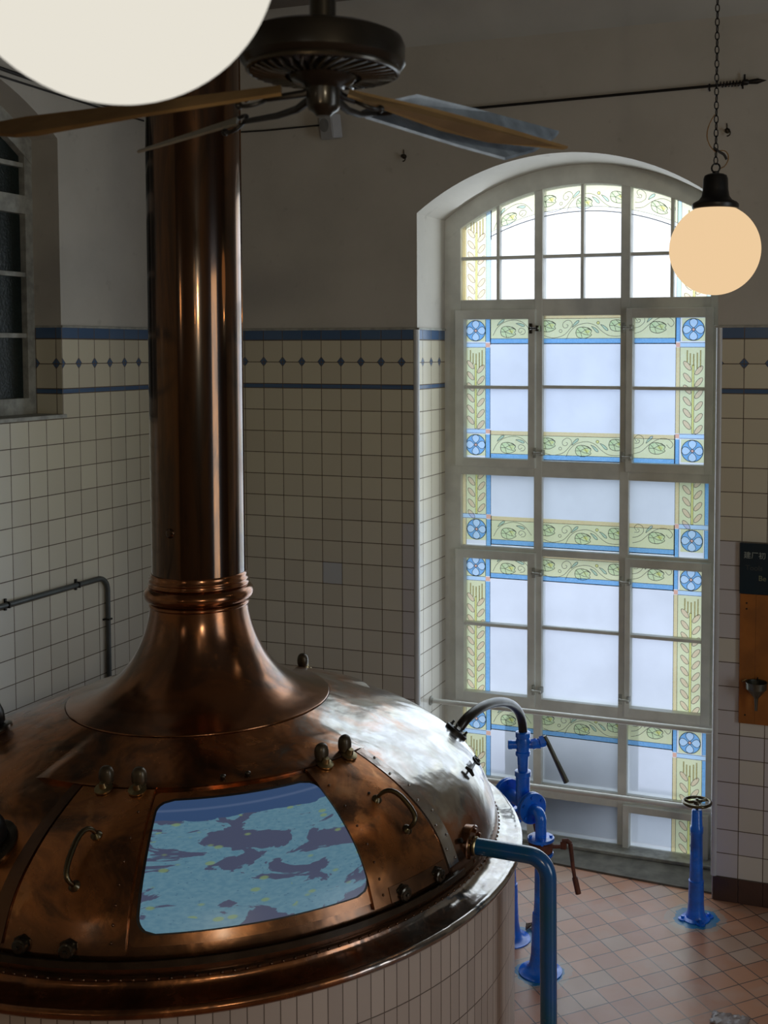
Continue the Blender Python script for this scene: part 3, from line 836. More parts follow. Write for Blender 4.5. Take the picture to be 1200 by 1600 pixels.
for x, z in ((2.405, 2.71), (3.02, 2.70), (3.02, 3.56), (2.40, 1.88), (3.015, 1.86), (2.40, 1.06), (3.015, 1.06)): latch(x, z)
latch(2.375, 3.56, True)
# stone sill strip at the foot of the window
bm = NB(); prism(bm, [(WX0 + .002, .20, .0), (2.35, .155, .0), (3.1, .095, .0), (WX1 - .002, .06, .0), (WX1 - .002, .56, .0), (WX0 + .002, .56, .0)], (0, 0, .012))
struct(link('trim_6', bm, M['sill']))
bm = NB(); box(bm, (WX0 + .004, .37, .012), (WX1 - .004, .505, .036), bev=.006); link('bottom_board', bm, M['frame_old'], win)
# two white pipe rails across the recess
for z, lab in ((0.985, 'white painted pipe rail crossing the window at waist height, upper of two'), (0.475, 'white painted pipe rail crossing the window near the floor, lower of two')):
    root = empty('guard_rail', (2.71, 0.22, z), lab, 'rail', 'white rails across the window')
    bm = NB(); tube(bm, [(WX0 + .004, .22, z), (WX1 - .004, .22, z)], .0165, 16); link('rail_tube', bm, M['frame'], root, smooth_=True)
    for x, s in ((WX0 + .001, 1), (WX1 - .001, -1)):
        bm = NB(); lathe(bm, (x, .22, z), (s, 0, 0), [(.032, 0), (.032, .006), (.022, .012), (.018, .02)], 20); link('wall_flange', bm, M['frame_old'], root, smooth_=True)

# ------------------------------------------------------------------ dark window in the left wall
w2 = empty('window_2', (-.2, -2.395, 3.02), kind='structure'); w2['label'] = 'dark arched window in the left wall'
def yz_box(bm, ya, yb, za, zb, x0=-.27, x1=-.195, bev=.004): box(bm, (x0, ya, za), (x1, yb, zb), bev=bev)
ac = lambda y: 3.413 - .085 + math.sqrt(max(.01, 1.597 ** 2 - (y + 2.395) ** 2))
bm = NB()
yz_box(bm, -1.47, -1.40, 3.02, 4.85)
yz_box(bm, -3.38, -3.30, 3.02, 4.72)
yz_box(bm, -3.38, -1.40, 3.02, 3.125, -.268, -.193); yz_box(bm, -3.38, -1.40, 4.225, 4.335, -.268, -.193); yz_box(bm, -2.05, -1.98, 3.02, 4.85, -.266, -.197); yz_box(bm, -2.80, -2.73, 3.02, 4.85, -.266, -.197)
for i in range(24):
    ya = -3.40 + 2.0 * i / 24; yb = -3.40 + 2.0 * (i + 1) / 24
    prism(bm, [(-.191, ya, ac(ya) - .06), (-.191, yb, ac(yb) - .06), (-.191, yb, ac(yb) + .3), (-.191, ya, ac(ya) + .3)], (-.082, 0, 0))
link('frame', bm, M['frame_old'], w2)
bm = NB()
for z in (3.50, 3.865, 4.515): yz_box(bm, -3.36, -1.42, z - .014, z + .014, -.255, -.205, .003)
link('glazing_bar', bm, M['frame_old'], w2)
for ya, yb in ((-3.30, -2.80), (-2.73, -2.05), (-1.98, -1.46)):
    for za, zb in ((3.12, 3.49), (3.51, 3.855), (3.875, 4.23), (4.33, 4.505), (4.525, 4.98)):
        bm = NB(); box(bm, (-.245, ya - .005, za), (-.238, yb + .005, zb)); link('glass_pane', bm, M['darkglass'], w2)
bm = NB(); box(bm, (-.2, -3.385, 3.005), (.022, -1.395, 3.028), bev=.006)
struct(link('trim_7', bm, M['frame_old']))

# ------------------------------------------------------------------ outdoors: paving and a pale building across the yard
def outmat(name, c): return plain(name, c, 0.9, 0, 0.25, 0.5)
bm = NB(); box(bm, (-12, .66, -.6), (16, 3.0, -.5)); struct(link('trim_8', bm, outmat('dark_paving', (.16, .18, .21))))
bm = NB(); box(bm, (-24, 3.0, -.6), (28, 40, -.5)); struct(link('trim_9', bm, outmat('pale_paving', (.56, .54, .60))))
bm = NB(); box(bm, (2.05, .84, -.5), (2.98, 1.25, 0.72), bev=.04); o = link('pane_dimmer', bm, outmat('dark_slate', (.10, .12, .15))); tag(centre_mesh(o), 'added dark block just outside, dimming the lowest frosted panes', 'wall')  # block added to keep sky light off the lowest panes
bm = NB(); box(bm, (-22, 15, -.5), (26, 15.6, 1.15)); o = link('garden_wall', bm, outmat('grey_green_wall', (.30, .34, .33))); tag(centre_mesh(o), 'blurred grey-green garden wall outdoors behind the middle frosted panes', 'wall')
bm = NB(); box(bm, (-40, 34, -.5), (40, 38, 4.6)); o = link('far_building', bm, outmat('pale_blue_render', (.62, .70, .86))); tag(centre_mesh(o), 'pale blue blurred building far beyond the upper frosted panes', 'building')

# ------------------------------------------------------------------ the copper brew kettle
K = Vector((1.79, -2.692, 0))
kt = empty('brew_kettle', K, 'huge domed copper brewing kettle with tall flue, on a white-tiled round base', 'kettle')
PROF = [(1.336, 1.262), (1.338, 1.30), (1.334, 1.344), (1.312, 1.40), (1.275, 1.475), (1.21, 1.555), (1.10, 1.638), (.99, 1.695), (.88, 1.740), (.78, 1.776), (.68, 1.812), (.58, 1.850)]
def lerp_prof(P, n=6):
    pts = [(a, b) for a, b in P]; return crv(pts, n)
DP = lerp_prof(PROF)
def at_z(z):
    """radius and outward slope of the dome at height z"""
    for (r0, z0), (r1, z1) in zip(DP[:-1], DP[1:]):
        if z0 <= z <= z1 or (z1 >= z and z0 < z):
            t = (z - z0) / (z1 - z0) if z1 > z0 else 0
            d = Vector((z1 - z0, -(r1 - r0))).normalized()
            return r0 + (r1 - r0) * t, d      # normal (nr, nz)
    return DP[-1][0], Vector((0.4, .9)).normalized()
def dome(th, z, off=0.0):
    r, nrm = at_z(z); a = math.radians(th)
    rr = r + nrm.x * off; return Vector((K.x + rr * math.cos(a), K.y + rr * math.sin(a), z + nrm.y * off))
def dnorm(th, z):
    r, n_ = at_z(z); a = math.radians(th); return Vector((n_.x * math.cos(a), n_.x * math.sin(a), n_.y))
def kl(bm, prof, n=128, caps=False): lathe(bm, K, (0, 0, 1), prof, n, caps=caps)
bm = NB(); kl(bm, [(1.425, 0.0), (1.425, 1.20), (1.30, 1.20), (1.30, 0.0), (1.425, 0.0)], 160); link('tiled_base', bm, M['basetile'], kt, smooth_=True)
bm = NB()
kl(bm, crv([(1.335, 1.262), (1.345, 1.240), (1.375, 1.226), (1.42, 1.222), (1.446, 1.222), (1.458, 1.212), (1.458, 1.198), (1.448, 1.186), (1.436, 1.184), (1.428, 1.19)], 5), 160)
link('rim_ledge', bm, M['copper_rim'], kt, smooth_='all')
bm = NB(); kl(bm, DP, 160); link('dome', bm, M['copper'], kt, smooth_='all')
bm = NB(); kl(bm, [(1.334, 1.262), (1.347, 1.262), (1.352, 1.268), (1.352, 1.276), (1.345, 1.282), (1.334, 1.282)], 160); link('seam_band', bm, M['copper_dark'], kt, smooth_=True)
# row of rivet beads round the seam
def dots(name, spots, make, mat, parent):
    """one small mesh, linked once at each spot"""
    first = None
    for p in spots:
        p = Vector(p)
        if first is None:
            bm = NB(); make(bm, ORIG[parent.name]); first = link(name, bm, mat, parent, smooth_='all'); o = first
        else:
            o = first.copy(); col.objects.link(o)
        o.location = p - ORIG[parent.name]
    return first
nb = 200
ang = sorted([2 * PI * k / nb for k in range(nb)], key=lambda a: -math.cos(a - math.radians(-48)))
rv = [(K.x + 1.352 * math.cos(a), K.y + 1.352 * math.sin(a), 1.272) for a in ang]
dots('seam_rivet', rv[:100], lambda bm, o: sphere(bm, o, .0064, n=8), M['copper_dark'], kt)
bm = NB()
for p in rv[100:160]: sphere(bm, p, .0064, n=6)
o = link('seam_rivets', bm, M['copper_dark'], kt, smooth_='all'); o['kind'] = 'stuff'
# raised cap
bm = NB(); rs = []
sm = lambda v, p, q: (lambda t: t * t * (3 - 2 * t))(max(0, min(1, (v - p) / (q - p))))
for k in range(240):
    d_ = -180 + 360 * k / 240
    am = max(sm(d_, -104, -98) * (1 - sm(d_, -10, -6)), sm(d_, 52, 60) * (1 - sm(d_, 118, 124)))
    ring_ = [dome(d_, 1.7435, -.004), dome(d_, 1.7436, -.002 + .018 * am), dome(d_, 1.7465, -.002 + .0195 * am)]
    for q in range(1, 9): ring_.append(dome(d_, 1.7465 + .0128 * q, -.002 + (.0195 * am) * (1 - q / 8) ** 1 + .003 * (q / 8)))
    ring_.append(dome(d_, 1.849, -.01))
    rs.append(ring_)
rings(bm, rs, loop=True)
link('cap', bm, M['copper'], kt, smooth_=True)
# funnel shaped neck
NP = crv([(.578, 1.8515), (.577, 1.856), (.570, 1.8595), (.50, 1.882), (.43, 1.912), (.365, 1.955), (.315, 2.010), (.275, 2.075), (.245, 2.145), (.225, 2.215), (.214, 2.285)], 5)
bm = NB(); kl(bm, NP, 96); link('neck', bm, M['copper_neck'], kt, smooth_='all')
bm = NB()
kl(bm, [(.212, 2.268), (.222, 2.272), (.222, 2.285), (.214, 2.29)] , 80)
kl(bm, [(.205 + .038 * math.sin(t), 2.327 - .036 * math.cos(t)) for t in [PI * k / 12 for k in range(13)]], 96)
kl(bm, [(.208, 2.360), (.222, 2.364), (.224, 2.374), (.214, 2.380), (.220, 2.386), (.220, 2.394), (.210, 2.400), (.215, 2.412), (.208, 2.42)], 80)
link('collar', bm, M['copper_neck'], kt, smooth_='all')
bm = NB(); kl(bm, [(.2065, 2.28), (.2065, CEIL)], 96)
link('flue', bm, M['copper_flue'], kt, smooth_='all')
bm = NB(); sphere(bm, (K.x + .207 * math.cos(math.radians(-92)), K.y + .207 * math.sin(math.radians(-92)), 2.62), .022, (1, .4, 1), 16); link('rivet_plug', bm, M['copper_flue'], kt, smooth_='all')
bm = NB(); tube(bm, [(K.x + .2075 * math.cos(math.radians(20)), K.y + .2075 * math.sin(math.radians(20)), 2.42), (K.x + .2075 * math.cos(math.radians(20)), K.y + .2075 * math.sin(math.radians(20)), CEIL)], .003, 6)
link('flue_seam', bm, M['copper_flue'], kt)

def patch(th0, th1, z0, z1, off, base=-.002, nt_=28, nz_=18, rc=0.0, uv=False):
    """a shell of the dome between two angles and heights; rc: corner rounding in metres"""
    bm = NB(); uvl = bm.loops.layers.uv.new('UVMap') if uv else None
    Z = [z0 + (z1 - z0) * j / nz_ for j in range(nz_ + 1)]
    if rc:
        # denser rows near the rounded corners
        Z = sorted(set([round(v, 5) for v in Z] + [round(z0 + rc * k / 6, 5) for k in range(7)] + [round(z1 - rc * .5 * k / 6, 5) for k in range(7)]))
    # arc length along the profile
    S = [0]
    for a, b in zip(Z[:-1], Z[1:]): S.append(S[-1] + math.hypot(at_z(b)[0] - at_z(a)[0], b - a))
    tot = S[-1]; top = []; low_ = []; UV = []
    for z, s in zip(Z, S):
        ins = 0.0
        if rc:
            e = min(s, tot - s)
            if e < rc: ins = rc - math.sqrt(max(0, rc * rc - (rc - e) ** 2))
        dth = math.degrees(ins / at_z(z)[0])
        a, b = th0 + dth, th1 - dth
        ths = [a + (b - a) * i / nt_ for i in range(nt_ + 1)]
        top.append([bm.verts.new(dome(t, z, off)) for t in ths]); low_.append([bm.verts.new(dome(t, z, base)) for t in (ths[0], ths[-1])])
        UV.append([((t - th0) / (th1 - th0), s / tot) for t in ths])
    for j in range(len(Z) - 1):
        for i in range(nt_):
            f = bm.faces.new((top[j][i], top[j][i + 1], top[j + 1][i + 1], top[j + 1][i]))
            if uv:
                for l, q in zip(f.loops, (UV[j][i], UV[j][i + 1], UV[j + 1][i + 1], UV[j + 1][i])): l[uvl].uv = q
        bm.faces.new((top[j][0], top[j + 1][0], low_[j + 1][0], low_[j][0])); bm.faces.new((top[j][-1], low_[j][-1], low_[j + 1][-1], top[j + 1][-1]))
    for j in (0, -1):
        zz = Z[j]; lw = [bm.verts.new(dome(K_angle, zz, base)) for K_angle in [math.degrees(math.atan2(v.co.y - K.y, v.co.x - K.x)) for v in top[j]]]
        for i in range(nt_): bm.faces.new((top[j][i], lw[i], lw[i + 1], top[j][i + 1]))
    return bm
def stud(bm, th, z, r=.006, h=.005, off=.006):
    p = dome(th, z, off); sphere(bm, p, r, (1, 1, .8), 8)
# viewing panel
link('panel_surround', patch(-67.4, -28.6, 1.372, 1.738, .004, rc=.02), M['copper_door'], kt, smooth_=True)
pg = link('panel_gasket', patch(-66.6, -29.0, 1.404, 1.725, .0065, rc=.062), M['gasket'], kt, smooth_=True)
link('viewing_panel', patch(-66.1, -29.5, 1.409, 1.720, .0085, rc=.058, uv=True, nt_=40, nz_=30), M['foam'], kt, smooth_=True, label='glowing blue panel showing foam and water')
# sliding doors
def door(th0, th1, side, lab):
    d = link('sliding_door', patch(th0, th1, 1.350, 1.742, .012), M['copper_door'], kt, smooth_=True, label=lab)
    w_ = 2.6
    e = (th0, th0 + w_) if side > 0 else (th1 - w_, th1)
    st = link('edge_strip', patch(e[0], e[1], 1.352, 1.740, .015, .010, nt_=4), M['copper_door'], d, smooth_=True)
    dots('rivet', [dome(e[1] - .5 if side > 0 else e[0] + .5, 1.385 + .052 * k, .015) for k in range(7)], lambda bm, o: sphere(bm, o, .0055, n=8), M['copper_dark'], d)
    return d
dR = door(-29.4, -11.9, 1, 'right-hand sliding copper door, bright and warm')
dL = door(-86.6, -67.8, -1, 'left-hand sliding copper door in shadow')
link('door_guide', patch(-11.2, -8.2, 1.36, 1.744, .010, nt_=4), M['copper_rim'], kt, smooth_=True, label='riveted guide strip right of the right door')
link('door_guide', patch(-89.8, -87.2, 1.36, 1.744, .010, nt_=4), M['copper_dark'], kt, smooth_=True)
dots('guide_rivet', [dome(-10.4 if k % 2 else -8.9, 1.38 + .042 * k, .010) for k in range(9)], lambda bm, o: sphere(bm, o, .006, n=8), M['copper_rim'], kt)
# handles
def handle(d, p0, p1, bow, nm='handle'):
    (t0, z0), (t1, z1) = p0, p1
    a, b = dome(t0, z0, .010), dome(t1, z1, .010)
    n0, n1 = dnorm(t0, z0), dnorm(t1, z1)
    tang = Vector((-math.sin(math.radians(t0)), math.cos(math.radians(t0)), 0))
    bm = NB()
    pts = [a, a + n0 * .03 + tang * bow * .2, a + n0 * .055 + tang * bow]
    pts = bez(a, a + n0 * .05, a + n0 * .075 + tang * bow * 1.2, (a + b) / 2 + (n0 + n1) * .034 + tang * bow, 8) + bez((a + b) / 2 + (n0 + n1) * .034 + tang * bow, b + n1 * .06 + tang * bow, b + n1 * .05, b, 8)[1:]
    tube(bm, pts, [.0075 + .003 * math.sin(PI * i / (len(pts) - 1)) for i in range(len(pts))], 12)
    for p, n_ in ((a, n0), (b, n1)): lathe(bm, p, n_, [(.021, 0), (.021, .005), (.014, .014), (.009, .018)], 20)
    return link(nm, bm, M['tarnish'], d, smooth_=True)
handle(dR, (-19.4, 1.636), (-17.6, 1.537), .035)
handle(dL, (-76.6, 1.650), (-77.2, 1.535), -.03)
bm = NB(); stud(bm, -20.0, 1.655, .006, off=.014); link('stud', bm, M['iron'], dR, smooth_='all')
# lower roller track and rollers
bm = NB()
rs = []
for k in range(61):
    a = math.radians(-100 + 91.5 * k / 60); c, s = math.cos(a), math.sin(a)
    rs.append([(K.x + r * c, K.y + r * s, z) for r, z in ((1.330, 1.322), (1.366, 1.318), (1.372, 1.320), (1.372, 1.345), (1.366, 1.345), (1.364, 1.326), (1.330, 1.332))])
rings(bm, rs)
link('roller_track', bm, M['bronze'], kt, smooth_=True)
def roller(th, big=True):
    a = math.radians(th); c, s = math.cos(a), math.sin(a); rad = Vector((c, s, 0)); tg = Vector((-s, c, 0))
    p = dome(th, 1.366, .012)
    bm = NB(); lathe(bm, p, rad, [(.027, 0), (.027, .02), (.021, .023), (.021, .026), (.008, .028), (.008, .034), (.0, .036)], 28)
    o = link('door_roller', bm, M['bronze'], kt, smooth_=True)
    bm = NB()
    prism(bm, [p + tg * -.036 + Vector((0, 0, -.03)), p + tg * .036 + Vector((0, 0, -.03)), p + tg * .030 + Vector((0, 0, .02)), p + Vector((0, 0, .034)), p + tg * -.030 + Vector((0, 0, .02))], rad * -.010 + rad * .0)
    link('roller_bracket', bm, M['bronze'], o)
    return o
for th in (-23.4, -15.0, -83.6, -76.2): roller(th)
link('roller_plate', patch(-26.0, -12.3, 1.350, 1.400, .016, .010, nt_=10), M['copper_dark'], dR, smooth_=True)
# pivot knobs on the cap edge, above the door corners
def knob(th, z, tilt=0):
    a = math.radians(th); rad = Vector((math.cos(a), math.sin(a), 0)); tg = Vector((-math.sin(a), math.cos(a), 0))
    p = dome(th, z, .012); n_ = dnorm(th, z)
    bm = NB(); lathe(bm, p + rad * .008, n_, [(.034, 0), (.034, .006), (.016, .010), (.012, .03)], 28)
    b = link('knob_base', bm, M['brass'], kt, smooth_=True)
    bm = NB(); sz = Vector((.021, .031, .041)); c = p + Vector((0, 0, .043)) - rad * .014 + tg * tilt
    X, Y, Z_ = tg, rad, Vector((0, 0, 1))
    # rounded block: a superellipsoid
    nu, nv = 20, 12; rr = []
    sg = lambda v, e: math.copysign(abs(v) ** e, v)
    for j in range(1, nv):
        ph = -PI / 2 + PI * j / nv
        rr.append([c + X * .029 * sg(math.cos(ph), .8) * sg(math.cos(2 * PI * i / nu), .9) + Y * .026 * sg(math.cos(ph), .8) * sg(math.sin(2 * PI * i / nu), .9) + Z_ * .039 * sg(math.sin(ph), .85) for i in range(nu)])
    rings(bm, rr)
    return link('pivot_knob', bm, M['knob'], b, smooth_='all')
for th in (-80.6, -72.0, -23.6, -15.0, 86.5):
    knob(th, 1.742)
dots('cap_bolt', [dome(th, 1.750, .006) for th in (-44.8, -51.2)], lambda bm, o: lathe(bm, o, (0, 0, 1), [(.008, 0), (.008, .018), (.012, .020), (.010, .028), (.0, .030)], 14), M['bronze'], kt)
bm = NB()
lathe(bm, dome(-5.5, 1.416, .0), dnorm(-5.5, 1.416), [(.011, 0), (.011, .016), (.0, .018)], 6); link('hex_bolt', bm, M['iron'], kt)
# eye bolt with T end
a0, a1 = dome(13.0, 1.545, .006), dome(23.0, 1.522, .008)
bm = NB(); n_ = dnorm(17, 1.54)
tube(bm, [a0 + n_ * .012, a1 + n_ * .012], .006, 10)
t_ = (a1 - a0).normalized(); s_ = t_.cross(n_).normalized()
tube(bm, [a0 + s_ * .026 + n_ * .006, a0 + n_ * .012, a0 - s_ * .026 + n_ * .006], [.006, .010, .006], 10)
c_ = a0 + (a1 - a0) * .72 + n_ * .018
tube(bm, [c_ + (t_ * math.cos(2 * PI * k / 20) + s_ * math.sin(2 * PI * k / 20)) * .019 for k in range(20)], .006, 8, loop=True)
tube(bm, [a1 + s_ * .018 + n_ * .012, a1 - s_ * .018 + n_ * .012], .005, 8)
link('eye_bolt', bm, M['iron'], kt, smooth_=True)
# flange of the big outlet pipe
fo = dome(-1.5, 1.366, -.004); fn = Vector((1, 0, 0.0))
bm = NB(); lathe(bm, fo + Vector((-.03, 0, 0)), fn, [(.082, 0), (.082, .034), (.077, .038), (.04, .038)], 36)
for k in range(6):
    a = 2 * PI * k / 6 + .4
    lathe(bm, fo + Vector((.008, math.cos(a) * .062, math.sin(a) * .062)), fn, [(.009, 0), (.009, .009), (.0, .012)], 10)
link('outlet_flange', bm, M['copper_neck'], kt, smooth_=True)
# hose flange
hf_th, hf_z = 37.0, 1.562
hp, hn = dome(hf_th, hf_z, 0), dnorm(hf_th, hf_z)
bm = NB(); lathe(bm, hp - hn * .01, hn, [(.060, 0), (.060, .022), (.055, .026), (.026, .030)], 36)
X_, Y_, _ = frame_of(hn)
for k in range(4):
    a = PI / 4 + k * PI / 2; q = hp + (X_ * math.cos(a) + Y_ * math.sin(a)) * .044
    lathe(bm, q + hn * .012, hn, [(.009, 0), (.009, .010), (.006, .012), (.006, .026), (.0, .028)], 10)
link('hose_flange', bm, M['iron'], kt, smooth_=True)
# black fittings on the shaded left side of the dome
def left_fitting(px_dir, th, z, s, lab):
    n_ = dnorm(th, z); p = dome(th, z, 0)
    bm = NB(); lathe(bm, p - n_ * .01, n_, [(.105 * s, 0), (.105 * s, .016), (.095 * s, .022), (.07 * s, .026)], 40)
    f = link('fitting_flange', bm, M['bronze'], kt, smooth_=True)
    bm = NB(); lathe(bm, p + n_ * .012, n_ * .8 + Vector((0, 0, .25)), [(.055 * s, 0), (.078 * s, .02), (.085 * s, .06), (.078 * s, .10), (.052 * s, .135), (.022 * s, .15), (.014 * s, .155), (.014 * s, .18), (.02 * s, .185), (.02 * s, .20), (.008 * s, .21)], 32)
    link('bell_cap', bm, M['iron'], f, smooth_='all'); return f
left_fitting(0, -97.5, 1.60, 1.0, '')
left_fitting(0, -150.5, 1.735, .8, '')

# ------------------------------------------------------------------ blue outlet pipe in front
P0 = fo + Vector((.012, 0, 0))
px = empty('outlet_pipe', (P0.x + .31, P0.y, 0), 'thick blue-green outlet pipe bending down beside the copper kettle in front', 'pipe')
bm = NB(); tube(bm, arc_pts([P0, (P0.x + .317, P0.y, P0.z - .004), (P0.x + .327, P0.y, 0.0)], .085, 12), .0345, 28)
link('pipe_tube', bm, M['blue2'], px, smooth_=True)
bm = NB(); lathe(bm, P0, (1, 0, 0), [(.039, 0), (.0385, .008), (.0345, .012)], 28); link('weld_collar', bm, M['brass'], px, smooth_=True)
bm = NB(); lathe(bm, (P0.x + .327, P0.y, 0), (0, 0, 1), [(.10, 0), (.095, .012), (.06, .03), (.036, .09)], 32); link('floor_foot', bm, M['blue'], px, smooth_=True)

# ------------------------------------------------------------------ blue valve stand with hose (stand A) and its twin behind
A = Vector((2.945, -1.180, 0)); dd = Vector((-.765, .644, 0)).normalized()
def post(bm, at, h, r=.034, foot=.12, n=36):
    lathe(bm, at, (0, 0, 1), [(foot, 0), (foot, .006), (foot * .72, .014), (foot * .52, .04), (foot * .44, .10), (foot * .40, .20), (.046 * r / .034, .30), (.044 * r / .034, .33), (.038 * r / .034, .335), (r, .42), (r * .97, h)], n)
sa = empty('valve_stand', A, 'blue pipe stand with flanged valves, grey lever and rust-brown lever, right of the kettle', 'valve')
bm = NB(); post(bm, A, .66); link('stand_post', bm, M['blue'], sa, smooth_=True)
def flange(bm, c, ax, r=.076, t=.018, bolts=4, br=.056, ph=.4):
    ax = Vector(ax).normalized(); c = Vector(c)
    lathe(bm, c - ax * t / 2, ax, [(r * .97, 0), (r, .003), (r, t - .003), (r * .97, t)], 40)
    x, y, d = frame_of(ax)
    for k in range(bolts):
        a = ph + 2 * PI * k / bolts; q = c + (x * math.cos(a) + y * math.sin(a)) * br
        lathe(bm, q - ax * (t / 2 + .009), ax, [(.0095, 0), (.0095, t + .018)], 6)
Zv = Vector((0, 0, 1))
bm = NB(); flange(bm, A + Zv * .665, Zv, .070); link('lower_flange', bm, M['blue'], sa, smooth_=True)
bm = NB(); lathe(bm, A + Zv * .674, Zv, [(.058, 0), (.066, .006), (.066, .052), (.058, .058)], 36)
vb = link('wafer_valve', bm, M['rust'], sa, smooth_=True)
bm = NB()
rt = cR.copy(); q = A + Zv * .703
cyl(bm, q + rt * .06, q + rt * .135, .011, n=14)
box(bm, q + rt * .125 + Vector((-.016, -.016, -.012)), q + rt * .125 + Vector((.016, .016, .03)), bev=.004)
pv = q + rt * .145 + Zv * .012; tipp = q + rt * .205 - Zv * .255 - cF0 * .02
tube(bm, [pv - rt * .03 + Zv * .022, pv + Zv * .020, pv + rt * .018 + Zv * .004], [.010, .014, .012], 12)
tube(bm, [pv + rt * .016 + Zv * .005, pv * .5 + tipp * .5 + rt * .002, pv * .34 + tipp * .66, pv * .32 + tipp * .68, tipp], [.013, .0105, .010, .0155, .0160], 14)
link('rust_lever', bm, M['rust'], vb, smooth_=True, label='rust-brown lever with thicker grip')
bm = NB(); flange(bm, A + Zv * .748, Zv, .074); link('upper_flange', bm, M['blue'], sa, smooth_=True)
F1, F2 = A + dd * .085 + Zv * .885, A + dd * .335 + Zv * .885
bm = NB(); tube(bm, arc_pts([A + Zv * .75, A + Zv * .885, F1], .07, 10), .031, 24); link('elbow', bm, M['blue'], sa, smooth_=True)
bm = NB(); flange(bm, F1, dd, .086, .018, 6, .066); flange(bm, F1 + dd * .021, dd, .086, .016, 6, .066); link('near_flange', bm, M['blue'], sa, smooth_=True)
bm = NB(); flange(bm, F2, dd, .086, .018, 6, .066); flange(bm, F2 + dd * .021, dd, .086, .016, 6, .066); link('far_flange', bm, M['blue'], sa, smooth_=True)
bm = NB(); tube(bm, [F1, F2], .036, 24); T = A + dd * .185
lathe(bm, T + Zv * .87, Zv, [(.038, 0), (.040, .05), (.040, .165), (.046, .17), (.046, .195), (.038, .198)], 28); link('tee_piece', bm, M['blue'], sa, smooth_=True)
bm = NB(); cyl(bm, T + Zv * 1.06, T + Zv * 1.17, .028, .034, 24)
lathe(bm, T + Zv * 1.155, Zv, [(.040, 0), (.042, .004), (.042, .02), (.036, .024), (.040, .05), (.042, .075), (.036, .10), (.042, .104), (.042, .13), (.034, .134)], 28)
cyl(bm, T + Zv * 1.215 - rt * .07, T + Zv * 1.215 + rt * .10, .024, .022, 20)
lathe(bm, T + Zv * 1.215 - rt * .085, rt, [(.018, 0), (.026, .004), (.026, .024), (.02, .028)], 18)
hd = (rt + Zv * .28).normalized(); h0 = T + Zv * 1.215 + rt * .05
lathe(bm, h0, hd, [(.030, 0), (.030, .03), (.024, .034), (.024, .045), (.033, .049), (.033, .075), (.022, .079), (.018, .09)], 8)
cv = link('cock_valve', bm, M['blue'], sa, smooth_=True)
L0 = T + Zv * 1.25 + rt * .128 - cF0 * .01; L1 = L0 + rt * .115 - Zv * .245
bm = NB(); tube(bm, [L0 + Zv * .018 - rt * .008, L0, L0 * .5 + L1 * .5, L1], [.010, .012, .0135, .0165], 10); link('grey_lever', bm, M['greybar'], cv, smooth_=True, label='flat grey steel lever')
bm = NB()
h3 = T + Zv * 1.285
hs = hp + hn * .031
tube(bm, [hs + (h3 - hs) * 0] + bez(hs, hs + hn * .14 + Zv * .03, h3 + Zv * .25 - Vector((0, 0, 0)), h3, 24)[1:], .025, 20)
o = link('vapour_hose', bm, M['rubber'], smooth_=True); tag(centre_mesh(o), 'dark arched hose pipe joining the copper dome to the blue cock valve', 'hose')

C0 = A + dd * .385 + dd * .03
C0 = Vector((2.675, -.90, 0))
s3 = empty('pipe_support', C0, 'blue pipe support mostly hidden behind the kettle, by the far flange', 'pipe')
bm = NB(); post(bm, C0, .70); link('stand_post', bm, M['blue'], s3, smooth_=True)
bm = NB(); flange(bm, C0 + Zv * .71, Zv, .070); flange(bm, C0 + Zv * .785, Zv, .070); cyl(bm, C0 + Zv * .785, C0 + Zv * .798, .031); link('flange_pair', bm, M['blue'], s3, smooth_=True)
bm = NB(); lathe(bm, C0 + Zv * .72, Zv, [(.06, 0), (.062, .056)], 30); cyl(bm, C0 + Zv * .745 + rt * .05, C0 + Zv * .745 + rt * .135, .011); cyl(bm, C0 + Zv * .75 + rt * .13, C0 + Zv * .60 + rt * .16 , .012)
link('wafer_valve', bm, M['rust'], s3, smooth_=True)

# ------------------------------------------------------------------ handwheel post (stand B)
B = Vector((3.650, -.285, 0))
sb = empty('handwheel_post', B, 'tapered blue floor post carrying a brass handwheel, at the right corner of the window', 'valve')
bm = NB()
lathe(bm, B, Zv, [(.085, 0), (.085, .006), (.062, .014), (.052, .04), (.047, .10), (.045, .22), (.046, .235), (.040, .24), (.037, .42), (.036, .52), (.039, .53), (.039, .56), (.0335, .57), (.031, .66), (.026, .668)], 36)
link('post_body', bm, M['blue'], sb, smooth_=True)
bm = NB()
for k in range(4):
    a = .5 + k * PI / 2; c_ = B + Vector((math.cos(a) * .082, math.sin(a) * .082, 0))
    lathe(bm, c_, Zv, [(.028, 0), (.028, .008), (.02, .010), (.011, .010), (.011, .024), (0, .025)], 10)
link('foot_lugs', bm, M['blue'], sb, smooth_=True)
bm = NB(); wz = .712
cyl(bm, B + Zv * .66, B + Zv * .735, .008, n=12); lathe(bm, B + Zv * .70, Zv, [(.02, 0), (.022, .005), (.02, .022), (.012, .026)], 16)
tube(bm, [B + Vector((math.cos(2 * PI * k / 36) * .080, math.sin(2 * PI * k / 36) * .080, wz)) for k in range(36)], .0095, 12, loop=True)
for k in range(3):
    a = .9 + 2 * PI * k / 3; e = Vector((math.cos(a), math.sin(a), 0)); s_ = Vector((-e.y, e.x, 0))
    tube(bm, [B + Zv * wz + e * .015, B + Zv * (wz - .004) + e * .045 + s_ * .008, B + Zv * wz + e * .076], [.010, .008, .009], 10)
link('handwheel', bm, M['tarnish'], sb, smooth_=True)

